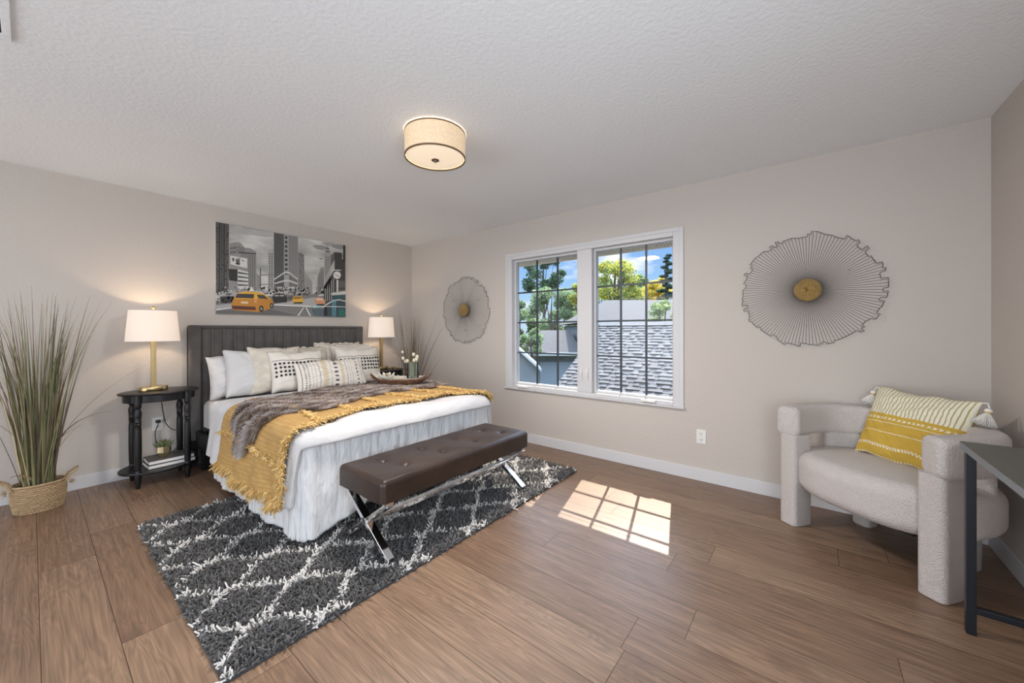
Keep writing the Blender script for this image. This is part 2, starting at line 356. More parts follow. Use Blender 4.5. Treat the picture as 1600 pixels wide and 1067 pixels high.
for yc in (-2.71, -2.775):
    m = MB().box(-.016, -.001, yc-.008, yc+.008, .74, .86); h_ = obj('sash_lock', m, white_pl, win, O, bevel=.004)
    m = MB().box(-.028, -.016, yc-.005, yc+.005, .77, .82); obj('lock_lever', m, white_pl, h_, O, bevel=.003)

def outlet(name_loc, nrm, label, plug=False):
    # local: plate in x-z plane facing -y
    t = thing('wall_outlet', label, 'outlet', name_loc, nrm)
    m = MB().box(-.036, .036, -.006, 0, -.058, .058); obj('cover_plate', m, white_pl, t, bevel=.003)
    for dz in (.024, -.024):
        m = MB(); m.prism([(.017*math.cos(a), .014*math.sin(a)) for a in np.linspace(0, 2*PI, 20)[:-1]], 0, .002, T=Matrix.Translation((0, -.006, dz)) @ Matrix.Rotation(PI/2, 4, 'X'))
        s = obj('socket', m, white_pl, t, smooth=False)
        m = MB(); m.box(-.008, -.005, -.0092, -.008, dz-.001, dz+.008); m.box(.005, .008, -.0092, -.008, dz-.001, dz+.008); m.box(-.0025, .0025, -.0092, -.008, dz-.010, dz-.005)
        obj('slots', m, dark_m, s, smooth=False)
    return t
outlet((0, -3.795, .36), -PI/2, 'white wall outlet under the window, in bare wall left of the armchair', )
outlet((-2.70, 0, .42), 0, 'white wall outlet behind the left nightstand with a black plug in it')

# ceiling vent
t = thing('ceiling_vent', 'white air vent with dark slots in the ceiling above the grass plant', 'vent', (-3.6, -2.05, H))
m = MB(); a0, a1, b0, b1 = -3.80, -3.43, -2.24, -1.89
m.box(a0, a1, b0, b0+.04, H-.010, H); m.box(a0, a1, b1-.04, b1, H-.010, H); m.box(a0, a0+.025, b0+.04, b1-.04, H-.010, H); m.box(a1-.025, a1, b0+.04, b1-.04, H-.010, H)
obj('vent_frame', m, ceil_m, t, (-3.6, -2.05, H), bevel=.002)
m = MB().box(a0+.02, a1-.02, b0+.035, b1-.035, H-.004, H-.002); obj('vent_backing', m, dark_m, t, (-3.6, -2.05, H), smooth=False)
for k in range(6):
    xx = a0+.06+k*.05
    m = MB().box(xx, xx+.022, b0+.04, b1-.04, H-.009, H-.005); obj('vent_slat', m, trim_m, t, (-3.6, -2.05, H), smooth=False)

# ceiling light
cl = (-1.85, -2.69)
t = thing('ceiling_light', 'beige linen drum light with frosted diffuser, flush on the ceiling', 'ceiling light', (cl[0], cl[1], H)); O = (cl[0], cl[1], H)
m = MB(); r = .182; zb, zt = 2.288, 2.430
m.lathe([(r, zb), (r, zt), (r-.004, zt), (r-.004, zb)], cl, 56, close=False)
obj('drum_shade', m, drum_m, t, O)
for z_ in (zb, zt):
    m = MB(); m.lathe([(r+.002, z_-.004), (r+.002, z_+.004), (r-.005, z_+.004), (r-.005, z_-.004), (r+.002, z_-.004)], cl, 56, close=False); obj('shade_rim', m, M('bronze_rim', (.16, .10, .05), .5), t, O)
m = MB(); m.lathe([(r-.006, zb+.006), (r-.03, zb-.002), (.09, zb-.010), (.001, zb-.013)], cl, 48, close=False); obj('diffuser', m, diff_m, t, O)
m = MB(); m.lathe([(.001, zb-.03), (.008, zb-.026), (.010, zb-.02), (.024, zb-.016), (.022, zb-.011), (.001, zb-.010)], cl, 20, close=False); obj('finial', m, M('bronze_finial', (.20, .16, .12), .35, .8), t, O)
m = MB(); m.lathe([(.06, H-.012), (.06, H-.001)], cl, 24); m.tube([(cl[0], cl[1], H-.01), (cl[0], cl[1], zb-.01)], .006)
for dx, dy in ((.07, .05), (-.07, -.05)): m.tube([(cl[0], cl[1], H-.05), (cl[0]+dx, cl[1]+dy, H-.05)], .012)
obj('canopy', m, brass_m, t, O)
for dx, dy in ((.07, .05), (-.07, -.05)):
    m = MB().ball((cl[0]+dx, cl[1]+dy, H-.085), .024); obj('light_bulb', m, bulb_m, t, O)
light('ceiling_lamp_light', 'POINT', 3.5, (1, .82, .62), (cl[0], cl[1], H-.07), shadow_soft_size=.05)
light('ceiling_lamp_down', 'AREA', 31, (1, .92, .85), (cl[0], cl[1], zb-.035), (0, 0, -1), shape='DISK', size=.3)
# ------------------------------------------------------------------ bed
BX0, BX1, BY0, BY1 = -2.42, -.90, -.15, -2.20
t = thing('bed_frame', 'charcoal velvet bed frame with tall channel-tufted headboard', 'bed', (-1.66, -1.1, 0)); O = (-1.66, -1.1, 0)
hx0, hx1, ztop, zbot = -2.505, -.825, 1.285, .30
nch = 17
m = MB(); bw = .055
m.box(hx0, hx1, -.075, -.015, .0, ztop-.012)
obj('headboard_panel', m, velvet_m, t, O, bevel=.012)
m = MB()
def chan(u, v):
    x = hx0+.085+(hx1-hx0-.17)*u; ph = (u*nch) % 1.0; y = -.082-.030*math.sin(PI*ph)**.45
    top = 1-max(0, (v-.93)/.07)**2*.9
    return (x, -.075+(y+.075)*top, .30+(ztop-.006-.30)*v)
m.grid(chan, nch*10, 24)
obj('headboard_channels', m, velvet_m, t, O)
seam_m = M('velvet_piping', (.26, .245, .235), .8)
for k in range(0, nch+1):
    xs = hx0+.085+(hx1-hx0-.17)*k/nch; obj('piping', MB().tube([(xs, -.086, .62), (xs, -.086, ztop-.03), (xs, -.078, ztop-.012)], .0035, 6), seam_m, t, O)
m = MB()
for xa in (hx0, hx1-.085): m.box(xa, xa+.085, -.125, -.02, .24, ztop)
m.box(hx0+.085, hx1-.085, -.11, -.02, ztop-.03, ztop)
obj('headboard_border', m, velvet_m, t, O, bevel=.02, seg=4)
m = MB()
for xa in (hx0, hx1-.06): obj('headboard_foot', MB().box(xa, xa+.06, -.10, -.03, 0, .26), black_wood, t, O, bevel=.004)
for xa, nm in ((BX0-.045, 0), (BX1+.005, 1)):
    m = MB().box(xa, xa+.04, BY1+.04, -.12, .19, .33); obj('side_rail', m, black_wood, t, O, bevel=.01)
m = MB().box(BX0-.04, BX1+.04, BY1+.03, BY1+.07, .19, .33); obj('foot_rail', m, black_wood, t, O, bevel=.01)
for xa, ya in ((BX0, BY1+.06), (BX1-.06, BY1+.06), (BX0, -1.1), (BX1-.06, -1.1), (-1.69, BY1+.09), (BX0-.03, -.28)):
    m = MB(); m.box(xa, xa+.055, ya, ya+.055, .0 if ya > -1.15 else .0, .20); obj('bed_leg', m, black_wood, t, O, bevel=.004)
m = MB()
for k in range(14): yy = -.25-k*.14; m.box(BX0-.005, BX1+.005, yy-.035, yy+.035, .30, .325)
obj('slat_base', m, black_wood, t, O, smooth=False)

def drape(s, tt, box, z, R, flare=0, rip=None, cap=None, cm=.8):
    x0, x1, y0, y1 = box      # x0<x1, y0<y1
    cs = min(max(s, x0), x1); ct = min(max(tt, y0), y1); a = s-cs; b = tt-ct; d = math.hypot(a, b)
    if d < 1e-9: return Vector((cs, ct, z)), Vector((0, 0, 1))
    nx, ny = a/d, b/d; d = d*(1-cm)+max(abs(a), abs(b))*cm
    if cap: d = min(d, cap)
    if isinstance(flare, tuple): flare = flare[0]*nx*nx+flare[1]*ny*ny
    q = R*PI/2
    if d < q: out = R*math.sin(d/R); dn = R*(1-math.cos(d/R)); an = d/R
    else: out = R+(d-q)*flare; dn = R+(d-q); an = PI/2
    if rip: out += rip(cs+ct+math.atan2(ny, nx)*.22, dn)
    return Vector((cs+nx*out, ct+ny*out, z-dn)), Vector((nx*math.sin(an), ny*math.sin(an), math.cos(an)))

def cushion_mb(box, z, R, Hh, nx, ny, top=None, mi=0):
    """closed rounded box whose top may be shaped"""
    x0, x1, y0, y1 = box; e = Hh
    def fn(u, v):
        s = x0-e+(x1-x0+2*e)*u; q = y0-e+(y1-y0+2*e)*v
        p, nn = drape(s, q, box, z, R, cap=Hh, cm=.5)
        if top: p = p+top(p, nn)
        return p
    m = MB(); m.grid(fn, nx, ny, mi)
    W = nx+1; ring = [i for i in range(nx+1)]+[j*W+nx for j in range(1, ny+1)]+[ny*W+i for i in range(nx-1, -1, -1)]+[j*W for j in range(ny-1, 0, -1)]
    m.f.append(tuple(ring[::-1])); m.m.append(mi)
    return m
def topn(p, nn): return Vector((0, 0, .004*noise2(p.x*1.3, p.y*1.3)))
m = cushion_mb((BX0+.06, BX1-.06, BY1+.06, BY0-.04), .605, .06, .27, 60, 70, topn)
mt = tag(obj('mattress', m, sheet_m, None, (-1.66, -1.1, .33)), 'white mattress in a fitted sheet, bare at the head by the left nightstand', 'mattress')

# coverlet hanging to the floor on three sides
boxc = (BX0+.02, BX1-.02, BY1+.02, 5)
def ripc(per, dn):
    g = min(1, max(0, (dn-.08)/.35)); return g*(.013*math.sin(per*9.0+1)+.009*math.sin(per*23+2)+.004*math.sin(per*61))+.0035*math.sin(per*75+3*math.sin(per*7))*min(1, dn/.08)*max(0, 1-dn/.45)
def cov(u, v):
    s = boxc[0]-.60+(boxc[1]-boxc[0]+1.2)*u; q = BY1+.02-.61+(-.72-BY1+.59)*v
    q2 = q if q > boxc[2] else boxc[2]+(q-boxc[2])*(1-.24*min(1, max(0, (s-boxc[0])/.6)))
    p, nn = drape(s, q2, boxc, .618, .06, .03, ripc, cm=.93)
    p.z = max(p.z, .038+.01*math.sin(s*9+q*5)); p += nn*.004*noise2(s*3, q*3)
    return p
m = MB().grid(cov, 200, 150)
tag(obj('coverlet', m, crinkle_cloth, None, (-1.66, -1.4, .03), solid=.006), 'thin crinkled white coverlet hanging to the rug at the foot of the bed', 'bedspread')
# duvet folded on top
boxd = (BX0+.03, BX1-.03, BY1+.01, 5)
def ripd(per, dn):
    g = min(1, max(0, (dn-.05)/.3)); return g*(.020*math.sin(per*9+.5)+.012*math.sin(per*21+1.4))
def duv(u, v):
    s = boxd[0]-.475+(boxd[1]-boxd[0]+.475+.42)*u; q0 = BY1+.01-.145; q = q0+(-.70-q0)*v
    p, nn = drape(s, q, boxd, .662, .09, (.14, .03), ripd, cm=.85)
    e = min(u*8, (1-u)*8, v*9, (1-v)*9, 1); p += nn*(.004+.012*noise2(s*1.9, q*1.9, 2)*e)
    return p
m = MB().grid(duv, 150, 120)
tag(obj('duvet', m, white_cloth, None, (-1.66, -1.4, .6), solid=-.036, bevel=0, sub=1), 'thick white duvet folded over the bed under the mustard blanket', 'duvet')

# mustard blanket with ruffle lines
boxm = (BX0+.03, BX1-.03, BY1+.012, 5)
SL, SR = boxm[0]-.455, boxm[1]+.13
def yedge(s):
    f = min(max((s-boxm[0])/(boxm[1]-boxm[0]), 0), 1)
    fr = -2.04-.17*(max(0, 1-f/.35))**1.5-.16*(max(0, (f-.7)/.3))**1.5+.02*math.sin(s*9)
    return (fr, -1.12-.15*f)
def musp(s, v, lift=.012):
    a, b_ = yedge(s); q = a+(b_-a)*v
    p, nn = drape(s, q, boxm, .676, .10, (.15, .03), lambda per, dn: ripd(per, dn)+.006, cm=.8)
    k = .006*noise2(s*4, q*4, 1)+.005*abs(math.sin(s*9+.7*math.sin(q*6)))
    return p+nn*(k+lift), nn
m = MB().grid(lambda u, v: musp(SL+(SR-SL)*u, v)[0], 560, 60, mfn=lambda u, v: 1 if int(u*560) % 7 == 0 else 0)
mb_ = obj('throw_blanket', m, [mustard_m, M('mustard_woven_line', (.36, .21, .07), .9)], None, (-1.66, -1.6, .6), solid=.006)
tag(mb_, 'mustard yellow woven throw blanket with ruffled fringe lines across the bed foot', 'blanket')
Porg = (-1.66, -1.6, .6)
def fringe(path, n, ln=.03, spread=.015, down=.3, name='fringe'):
    P, D, B = [], [], []
    for i in range(n):
        f = rnd.random(); p, nn = path(f)
        wv = .010*math.sin(f*55+1)+rnd.gauss(0, spread*.5)
        P.append((p.x+wv*.6+rnd.gauss(0, .003), p.y+wv*.6+rnd.gauss(0, .003), p.z+rnd.uniform(-.002, .008)))
        D.append((nn.x+rnd.gauss(0, .8), nn.y+rnd.gauss(0, .8), nn.z+rnd.gauss(0, .6)-down*.5)); B.append((rnd.gauss(0, .3), rnd.gauss(0, .3), -down))
    V, T, si = strands(P, D, rng.uniform(.6, 1.2, n)*ln, .0032, B, tip=.7)
    mi = rng.integers(0, 2, n)[si]
    o = fast(name, V, T, [mustard_fr, mustard_fr2], mi, mb_, Porg)
    return o
fringe(lambda f: musp(SL+(SR-SL)*f, 0), 5200, .025, .016, .4, 'fringe')
fringe(lambda f: musp(SL+.004, f), 2200, .033, .012, .9, 'fringe')
for s_ in (-2.62, -2.31, -2.06, -1.80, -1.52, -1.25, -1.0):
    sh = (lambda s_: (lambda f: musp(s_+.03*math.sin(f*5+s_*3), f, .018)))(s_)
    fringe(sh, 1500, .021, .02, .2, 'ruffle')
fringe(lambda f: musp(SR-.005, f), 900, .026, .012, .5, 'fringe')

# fur throw
def furp(a, b_, lift=.0):
    s = -2.70+(1.95)*a
    f = min(max((s+2.45)/1.6, 0), 1)
    yf = float(np.interp(s, [-2.72, -2.6, -2.45, -2.13, -1.83, -1.35, -.9, -.75], [-1.66, -1.78, -1.90, -1.90, -1.75, -1.70, -1.72, -1.66]))
    yb = float(np.interp(s, [-2.72, -2.6, -2.45, -2.2, -1.9, -1.4, -.9, -.75], [-1.46, -1.38, -1.28, -1.18, -1.06, -1.08, -1.18, -1.3]))
    yf += .03*math.sin(s*7); yb += .03*math.sin(s*8+1)
    q = yf+(yb-yf)*b_
    p, nn = drape(s, q, boxm, .694, .11, (.15, .03), lambda per, dn: ripd(per, dn)+.01, cm=.8)
    return p+nn*(lift+.012*noise2(s*5, q*5, 4)*.5), nn
Fo = (-1.6, -1.3, .68)
ft = thing('fur_throw', 'fluffy grey brown faux fur throw laid across the bed under the tray', 'throw', Fo)
m = MB().grid(lambda u, v: furp(u, v, .004)[0], 120, 30); obj('fur_backing', m, fur1, ft, Fo, solid=.01)
nF = 62000; A = rng.random(nF); Bq = rng.random(nF); P = np.zeros((nF, 3)); D = np.zeros((nF, 3)); tn = np.zeros(nF)
for i in range(nF):
    p, nn = furp(A[i], Bq[i], .012); P[i] = p
    an = 3.0*noise2(p.x*1.2, p.y*1.5, 5); D[i] = (nn.x*1.1+.6*math.cos(an)-.15, nn.y*1.1-.55+.5*math.sin(an), nn.z*1.0)
    tn[i] = noise2(p.x*4.5, p.y*6.5, 3)+rnd.gauss(0, .35)
D += rng.normal(0, .25, (nF, 3))
V, T, si = strands(P, D, rng.uniform(.028, .050, nF), .0019, np.tile([0, -.12, -.30], (nF, 1)), tip=.2)
mi = np.where(tn < -.45, 0, np.where(tn < .05, 3, np.where(tn < .60, 1, 2)))[si]
o = fast('fur_pile', V, T, [fur1, fur2, fur3, fur4], mi, ft, Fo); o['kind'] = 'stuff'

# ------------------------------------------------------------------ pillows
def pillow_fn(w_, h_, t_, seed=0, pin=.07, flange=0.0):
    def f(u, v, side):
        a = 2*u-1; c = 2*v-1
        px = w_/2*a*(1-pin*(1-c*c)); pz = h_/2*c*(1-pin*(1-a*a))+h_/2
        k = max(0, (1-abs(a)**2.6))*max(0, (1-abs(c)**2.6)); th = t_/2*k**.5
        th *= 1+.10*noise2(a*1.3+seed, c*1.3, seed)+.06*noise2(a*3+seed, c*3, seed)
        return (px, side*th, pz+.012*noise2(a*.9, seed, seed)*abs(c))
    return f
def pillow_mb(w_, h_, t_, seed=0, n=36, mfn=None, pin=.07, nz=None):
    f = pillow_fn(w_, h_, t_, seed, pin); m = MB(); nz = nz or n
    m.grid(lambda u, v: f(u, v, -1), n, nz, 0, mfn); m.grid(lambda u, v: f(u, v, 1), n, nz, 0, None, flip=True)
    return m, f
def weld(o):
    q = o.modifiers.new('w', 'WELD'); q.merge_threshold = .0002
def place_pillow(name, mb, mats, loc, tilt, yaw, label, cat='pillow', roll=0, group=None):
    o = obj(name, mb, mats, None, (0, 0, 0)); o.location = loc
    o.rotation_mode = 'XYZ'; o.rotation_euler = (-tilt, roll, yaw); weld(o); tag(o, label, cat, group); return o
def ruffle_edge(f, w_, mat, parent, n=220, amp=.018):
    m = MB()
    pts = []
    for k in range(n):
        q = k/n*4
        u, v = ((q, 0), (1, q-1), (3-q, 1), (0, 4-q))[int(q) % 4]
        p = f(u, v, 0); cx, cz = p[0], p[2]-.0
        pts.append((cx, cz))
    def g(uu, vv):
        k = int(round(uu*n)) % n; x, z = pts[k]; L_ = math.hypot(x, z-.22)+1e-6; d = amp*vv*(1+.35*math.sin(k*.9))
        return (x+x/L_*d, .006*math.sin(k*1.35)*vv, z+(z-.22)/L_*d)
    m.grid(g, n, 3, 0)
    return obj('ruffled_edge', m, mat, parent, solid=.003)

def zt(x): return .667
pl = [
 # w,h,t, x,y,z, tilt,yaw, mat,label
 ('sleeping_pillow', .52, .40, .22, -2.15, -.30, .62, .26, .05, white_cloth, 'white sleeping pillow leaning on the headboard, farthest left on the bed'),
 ('sleeping_pillow', .52, .44, .20, -2.06, -.44, .635, .28, -.04, white_cloth, 'plain white pillow second from left, overlapping the leftmost one'),
 ('decorative_pillow', .46, .45, .17, -1.92, -.50, .645, .27, -.03, cream_m, 'cream textured pillow between the plain white one and the pompom pillow'),
]
W_, H_, T_ = .50, .40, .20
for (nm, w_, h_, t_, x_, y_, z_, ti, ya, mt_, lb) in pl:
    m, f = pillow_mb(w_, h_, t_, seed=x_*3)
    place_pillow(nm, m, mt_, (x_, y_, z_), ti, ya, lb)
# ruffled cream pillow behind
m, f = pillow_mb(.58, .43, .15, 1.7)
o = place_pillow('decorative_pillow', m, cream_m, (-1.62, -.33, .63), .18, 0, 'cream pillow with a wavy ruffled top edge behind the left pompom pillow'); ruffle_edge(f, .58, cream_m, o)
# two shams at right back
m, f = pillow_mb(.52, .47, .16, 2.4, pin=.10)
o = place_pillow('pillow_sham', m, sham_m, (-1.20, -.27, .63), .12, 0, 'beige ruffled sham against the headboard, the tallest pillow at the back'); ruffle_edge(f, .52, sham_m, o, amp=.014)
m, f = pillow_mb(.52, .44, .17, 3.6, pin=.10)
o = place_pillow('pillow_sham', m, ivory_m, (-1.07, -.40, .64), .2, .05, 'ivory sham in front of the beige one, behind the right pompom pillow'); ruffle_edge(f, .52, ivory_m, o, amp=.012)
# pompom pillows
def pompom(loc, tilt, yaw, label, seed):
    w_, h_, t_ = .50, .40, .17
    m, f = pillow_mb(w_, h_, t_, seed)
    o = place_pillow('pompom_pillow', m, ivory_m, loc, tilt, yaw, label)
    for r_ in range(4):
        v = .66-r_*.10; mm = MB()
        for k in range(13):
            u = .06+.88*k/12; p = f(u, v, -1); mm.ball((p[0], p[1]-.003, p[2]), .0115, 6)
        obj('pompom_row', mm, blackyarn, o)
    mm = MB(); p0 = [f(.02+.96*k/30, .74, -1) for k in range(31)]; mm.tube([(p[0], p[1]-.001, p[2]) for p in p0], .0035, 5); obj('stitched_line', mm, greyyarn, o)
pompom((-1.77, -.62, .655), .33, -.05, 'ivory pillow with rows of black pompoms, left of the pair behind the lumbar pillow', 1.1)
pompom((-1.13, -.60, .655), .30, -.08, 'ivory pillow with rows of black pompoms, right of the pair by the right lamp', 2.9)
# lumbar pillow
def lumb(u, v):
    s = u
    for a, b_, k in ((.335, .405, 2), (.60, .645, 2)):
        if a < s < b_: return k
    for c_, wd, per, duty, k in ((.05, .006, 1, 1, 3), (.10, .012, .07, .6, 3), (.14, .010, .07, .55, 3), (.19, .004, .03, .6, 3), (.235, .004, .03, .6, 3), (.29, .004, 1, 1, 3), (.455, .004, .03, .6, 3), (.53, .026, .15, .5, 1), (.69, .004, 1, 1, 3), (.735, .005, .03, .5, 3), (.775, .005, .03, .5, 3), (.86, .012, .13, .45, 1), (.93, .006, .04, .6, 3)):
        if abs(s-c_) < wd and ((v*1.0) % per)/per < duty: return k
    return 0
m, f = pillow_mb(.66, .29, .16, .6, n=230, mfn=lumb, pin=.04, nz=60)
place_pillow('lumbar_pillow', m, [ivory_m, M('charcoal_yarn', (.10, .10, .10), .9), tan_m, greyyarn], (-1.53, -.80, .668), .42, -.10, 'long woven lumbar pillow with grey dashes and tan stripes, in front of all pillows', roll=-.03)

# ------------------------------------------------------------------ tray with flower and vase
TO = (-1.20, -1.42, .722)
Rt = Matrix.Rotation(math.radians(-52), 4, 'Z')
t = thing('dough_bowl', 'long woven brown boat-shaped tray lying on the fur throw', 'tray', TO, math.radians(-52))
Lr, Wr = .285, .12
def bowl(u, v, off=0):
    a = 2*PI*u; ext = .55+.45*v; r_ = 1
    x = (Lr-off)*ext*math.copysign(abs(math.cos(a))**.9, math.cos(a)); y = (Wr-off)*ext*math.sin(a)
    z = .055*v**1.6+.045*v*abs(math.cos(a))**6
    return (x, y, z+off*.9)
m = MB().grid(lambda u, v: bowl(u, v), 80, 10, wrapu=True); base = [bowl(k/80, 0) for k in range(80)]; m.add(base, [tuple(range(80))[::-1]])
obj('woven_shell', m, tray_m, t, solid=.006)
m = MB().grid(lambda u, v: bowl(u, v, .012), 80, 10, wrapu=True, flip=True); base = [bowl(k/80, 0, .012) for k in range(80)]; m.add(base, [tuple(range(80))])
obj('pale_liner', m, tray_l, t)
m = MB()
for r_ in range(5):
    v = .15+r_*.2; m.tube([tuple(Vector(bowl(k/90, v))*1.0+Vector((.006*math.cos(2*PI*k/90), .006*math.sin(2*PI*k/90), .002*math.sin(k*1.3+r_*1.6)))) for k in range(90)], .0052, 6, closed=True)
obj('wicker_strands', m, tray_m, t)
def tpos(lx, ly, lz): p = Rt @ Vector((lx, ly, lz)); return (TO[0]+p.x, TO[1]+p.y, TO[2]+p.z)
# lotus: points toward the near (west) end of the tray
fl_ = thing('lotus_candle_holder', 'small lotus-shaped holder with white shell petals on the tray', 'candle holder', tpos(-.125, -.03, .032), .3)
for ring, (nn_, r0, tilt, sz, mt_) in enumerate(((9, .042, 1.0, .062, petal_m), (8, .026, .5, .072, petal_m), (6, .012, .22, .060, petal_b))):
    for k in range(nn_):
        a = 2*PI*k/nn_+ring*.3; m = MB()
        def pt(u, v):
            wd = .021*math.sin(PI*min(1, .12+.88*v))**.7*(1 if v < .98 else .4); x = (u-.5)*2*wd
            rr = r0+sz*v*math.sin(tilt)+.010*v*v; z = .012+sz*v*math.cos(tilt)+.004
            rr -= .008*(abs(u-.5)*2)**2*-1
            return (rr*math.cos(a)-x*math.sin(a), rr*math.sin(a)+x*math.cos(a), z)
        m.grid(pt, 6, 8); obj('petal', m, mt_, fl_, solid=.0015)
m = MB().lathe([(.03, 0), (.034, .006), (.02, .014), (.001, .014)], n=20); obj('holder_base', m, petal_b, fl_)
vt = thing('glass_vase', 'clear glass vase of dried seed heads standing on the tray', 'vase', tpos(.115, .0, .020), 0)
m = MB().lathe([(.03, 0), (.054, .002), (.056, .05), (.051, .10), (.050, .19), (.046, .19), (.047, .10), (.051, .05), (.049, .008), (.001, .006)], n=32); obj('vase_body', m, vase_m, vt)
green_st = M('dried_stem', (.16, .17, .09), .8); head_m = M('seed_head', (.62, .55, .44), .9, bump=(200, 1, .006))
hs = [(-.11, -.02, .285), (-.085, .01, .225), (-.07, -.03, .20), (-.055, .02, .195), (.0, -.02, .205), (.02, .02, .26), (.035, -.01, .24), (.045, .02, .19), (.015, -.03, .215)]
for k, (hx, hy, hz) in enumerate(hs):
    sx = hx*math.cos(.2)+0; ph = (hx*.62, hx*-.78+hy, hz)
    m = MB().tube([(-ph[0]*.25, -ph[1]*.25, .012), (ph[0]*.25, ph[1]*.25, .12), (ph[0]*.6, ph[1]*.6, .18), ph], .0022, 5); s = obj('flower_stem', m, green_st, vt)
    m = MB().ball(ph, .017 if k else .013, 8, sz=1.15); obj('seed_head', m, head_m, s)
for k in range(5):
    a = k*1.3; m = MB(); m.tube([(.01*math.cos(a), .01*math.sin(a), .02), (.02*math.cos(a), .02*math.sin(a), .12), (.035*math.cos(a), .035*math.sin(a), .19+.01*(k % 3))], [.004, .007, .001], 5); obj('flower_stem', m, green_st, vt)

# ------------------------------------------------------------------ nightstands
def legprof():
    return [(.013, 0), (.016, .03), (.020, .05), (.022, .10), (.022, .13), (.017, .14), (.022, .15), (.020, .16), (.022, .175), (.023, .30), (.022, .46), (.018, .49), (.023, .50), (.018, .51), (.023, .52), (.019, .53), (.022, .56), (.024, .585), (.019, .61), (.016, .622), (.022, .632), (.022, .655), (.022, .725)]
t = thing('nightstand', 'black oval two-tier nightstand left of the bed beside the grass plant', 'nightstand', (-2.72, -.235, 0), 0, 'nightstands')
m = MB().lathe([(.235, .722), (.248, .724), (.252, .731), (.248, .738), (.24, .740), (.001, .740)], n=64, sy=.79); m.f.append(tuple(range(64))[::-1]) ; m.m.append(0)
obj('tabletop', m, black_wood, t)
m = MB().lathe([(.222, .665), (.222, .722), (.205, .722), (.205, .665), (.222, .665)], n=64, sy=.78, close=False); obj('apron', m, black_wood, t)
m = MB().lathe([(.245, .105), (.250, .112), (.250, .118), (.245, .125), (.001, .125)], n=64, sy=.79); m.f.append(tuple(range(64))[::-1]); m.m.append(0); obj('shelf', m, black_wood, t)
for sx_ in (-1, 1):
    for sy_ in (-1, 1):
        m = MB().lathe(legprof(), (sx_*.150, sy_*.135), 16); obj('leg', m, black_wood, t)
ns2 = dup(t, (-.60, -.235, 0), 0, 'black oval nightstand right of the bed, mostly hidden behind the pillows')

# lamps
def make_lamp(loc, label):
    t = thing('table_lamp', label, 'lamp', loc, 0, 'bedside lamps')
    m = MB().lathe([(.086, 0), (.090, .003), (.090, .030), (.087, .033), (.001, .033)], n=48, sy=.62); obj('lamp_base', m, brass_m, t)
    m = MB().box(-.016, .016, -.012, .012, .030, .42); m.box(-.006, .006, -.0150, -.012, .032, .42); obj('lamp_column', m, brass_m, t, bevel=.003)
    m = MB(); m.lathe([(.170, .408), (.149, .660), (.147, .660), (.168, .408), (.170, .408)], n=64, sy=.85, close=False); obj('lamp_shade', m, shade_m, t)
    m = MB(); m.tube([(0, 0, .42), (0, 0, .47)], .014, 12); obj('bulb_socket', m, brass_m, t)
    m = MB().ball((0, 0, .515), .028); obj('light_bulb', m, bulb_m, t)
    m = MB()
    for s_ in (-1, 1): m.tube([(s_*.016, 0, .45), (s_*.05, 0, .50), (s_*.05, 0, .58), (s_*.01, 0, .655)], .0022, 6)
    for s_ in (-1, 1): m.tube([(0, 0, .655), (s_*.146, 0, .655)], .002, 6)
    obj('shade_harp', m, brass_m, t)
    m = MB().lathe([(.004, .655), (.005, .672), (.014, .680), (.016, .688), (.009, .696), (.001, .697)], n=16); obj('finial', m, brass_m, t)
    return t
LZ = .741
l1 = make_lamp((-2.755, -.205, LZ), 'lit brass table lamp with white shade on the left nightstand')
l2 = dup(l1, (-.625, -.205, LZ), 0, 'lit brass table lamp with white shade on the right nightstand in the corner')
for x_ in (-2.755, -.625):
    light('bedside_bulb', 'POINT', 8, (1, .74, .48), (x_, -.205, LZ+.535), shadow_soft_size=.03)

# items of left nightstand
for k, (dz, rz, w_, lb) in enumerate(((.126, .05, .30, 'white hardcover book with dark cover, bottom of the two on the nightstand shelf'), (.158, .02, .29, 'white hardcover book under the gold plant pot, top of the two'))):
    t = thing('book', lb, 'book', (-2.665, -.245, dz), rz, 'books on the left nightstand shelf')
    m = MB().box(-w_/2+.004, w_/2-.004, -.10, .10, .003, .027); obj('pages', m, paper_m, t, bevel=.001)
    m = MB(); m.box(-w_/2, w_/2, -.104, .104, 0, .003); m.box(-w_/2, w_/2, -.104, .104, .027, .030); m.box(-w_/2, w_/2, .101, .104, .0, .03); obj('book_cover', m, cover_m, t)
t = thing('potted_succulent', 'small green succulent in a faceted gold pot on the books', 'plant', (-2.70, -.25, .190))
m = MB().lathe([(.026, 0), (.047, .035), (.045, .085), (.040, .085), (.040, .070), (.001, .070)], n=7); obj('pot', m, pot_gold, t, smooth=False)
P, D = [], []
for k in range(170):
    a = rnd.uniform(0, 2*PI); r_ = rnd.uniform(0, .034); P.append((r_*math.cos(a), r_*math.sin(a), .07)); D.append((math.cos(a)*r_*22+rnd.gauss(0, .3), math.sin(a)*r_*22+rnd.gauss(0, .3), 1))
V, T, si = strands(P, D, rng.uniform(.035, .07, 170), .0045, None, tip=.25, midw=1.2); fast('leaves', V, T, [leaf_m, blade2], rng.integers(0, 2, 170)[si], t)
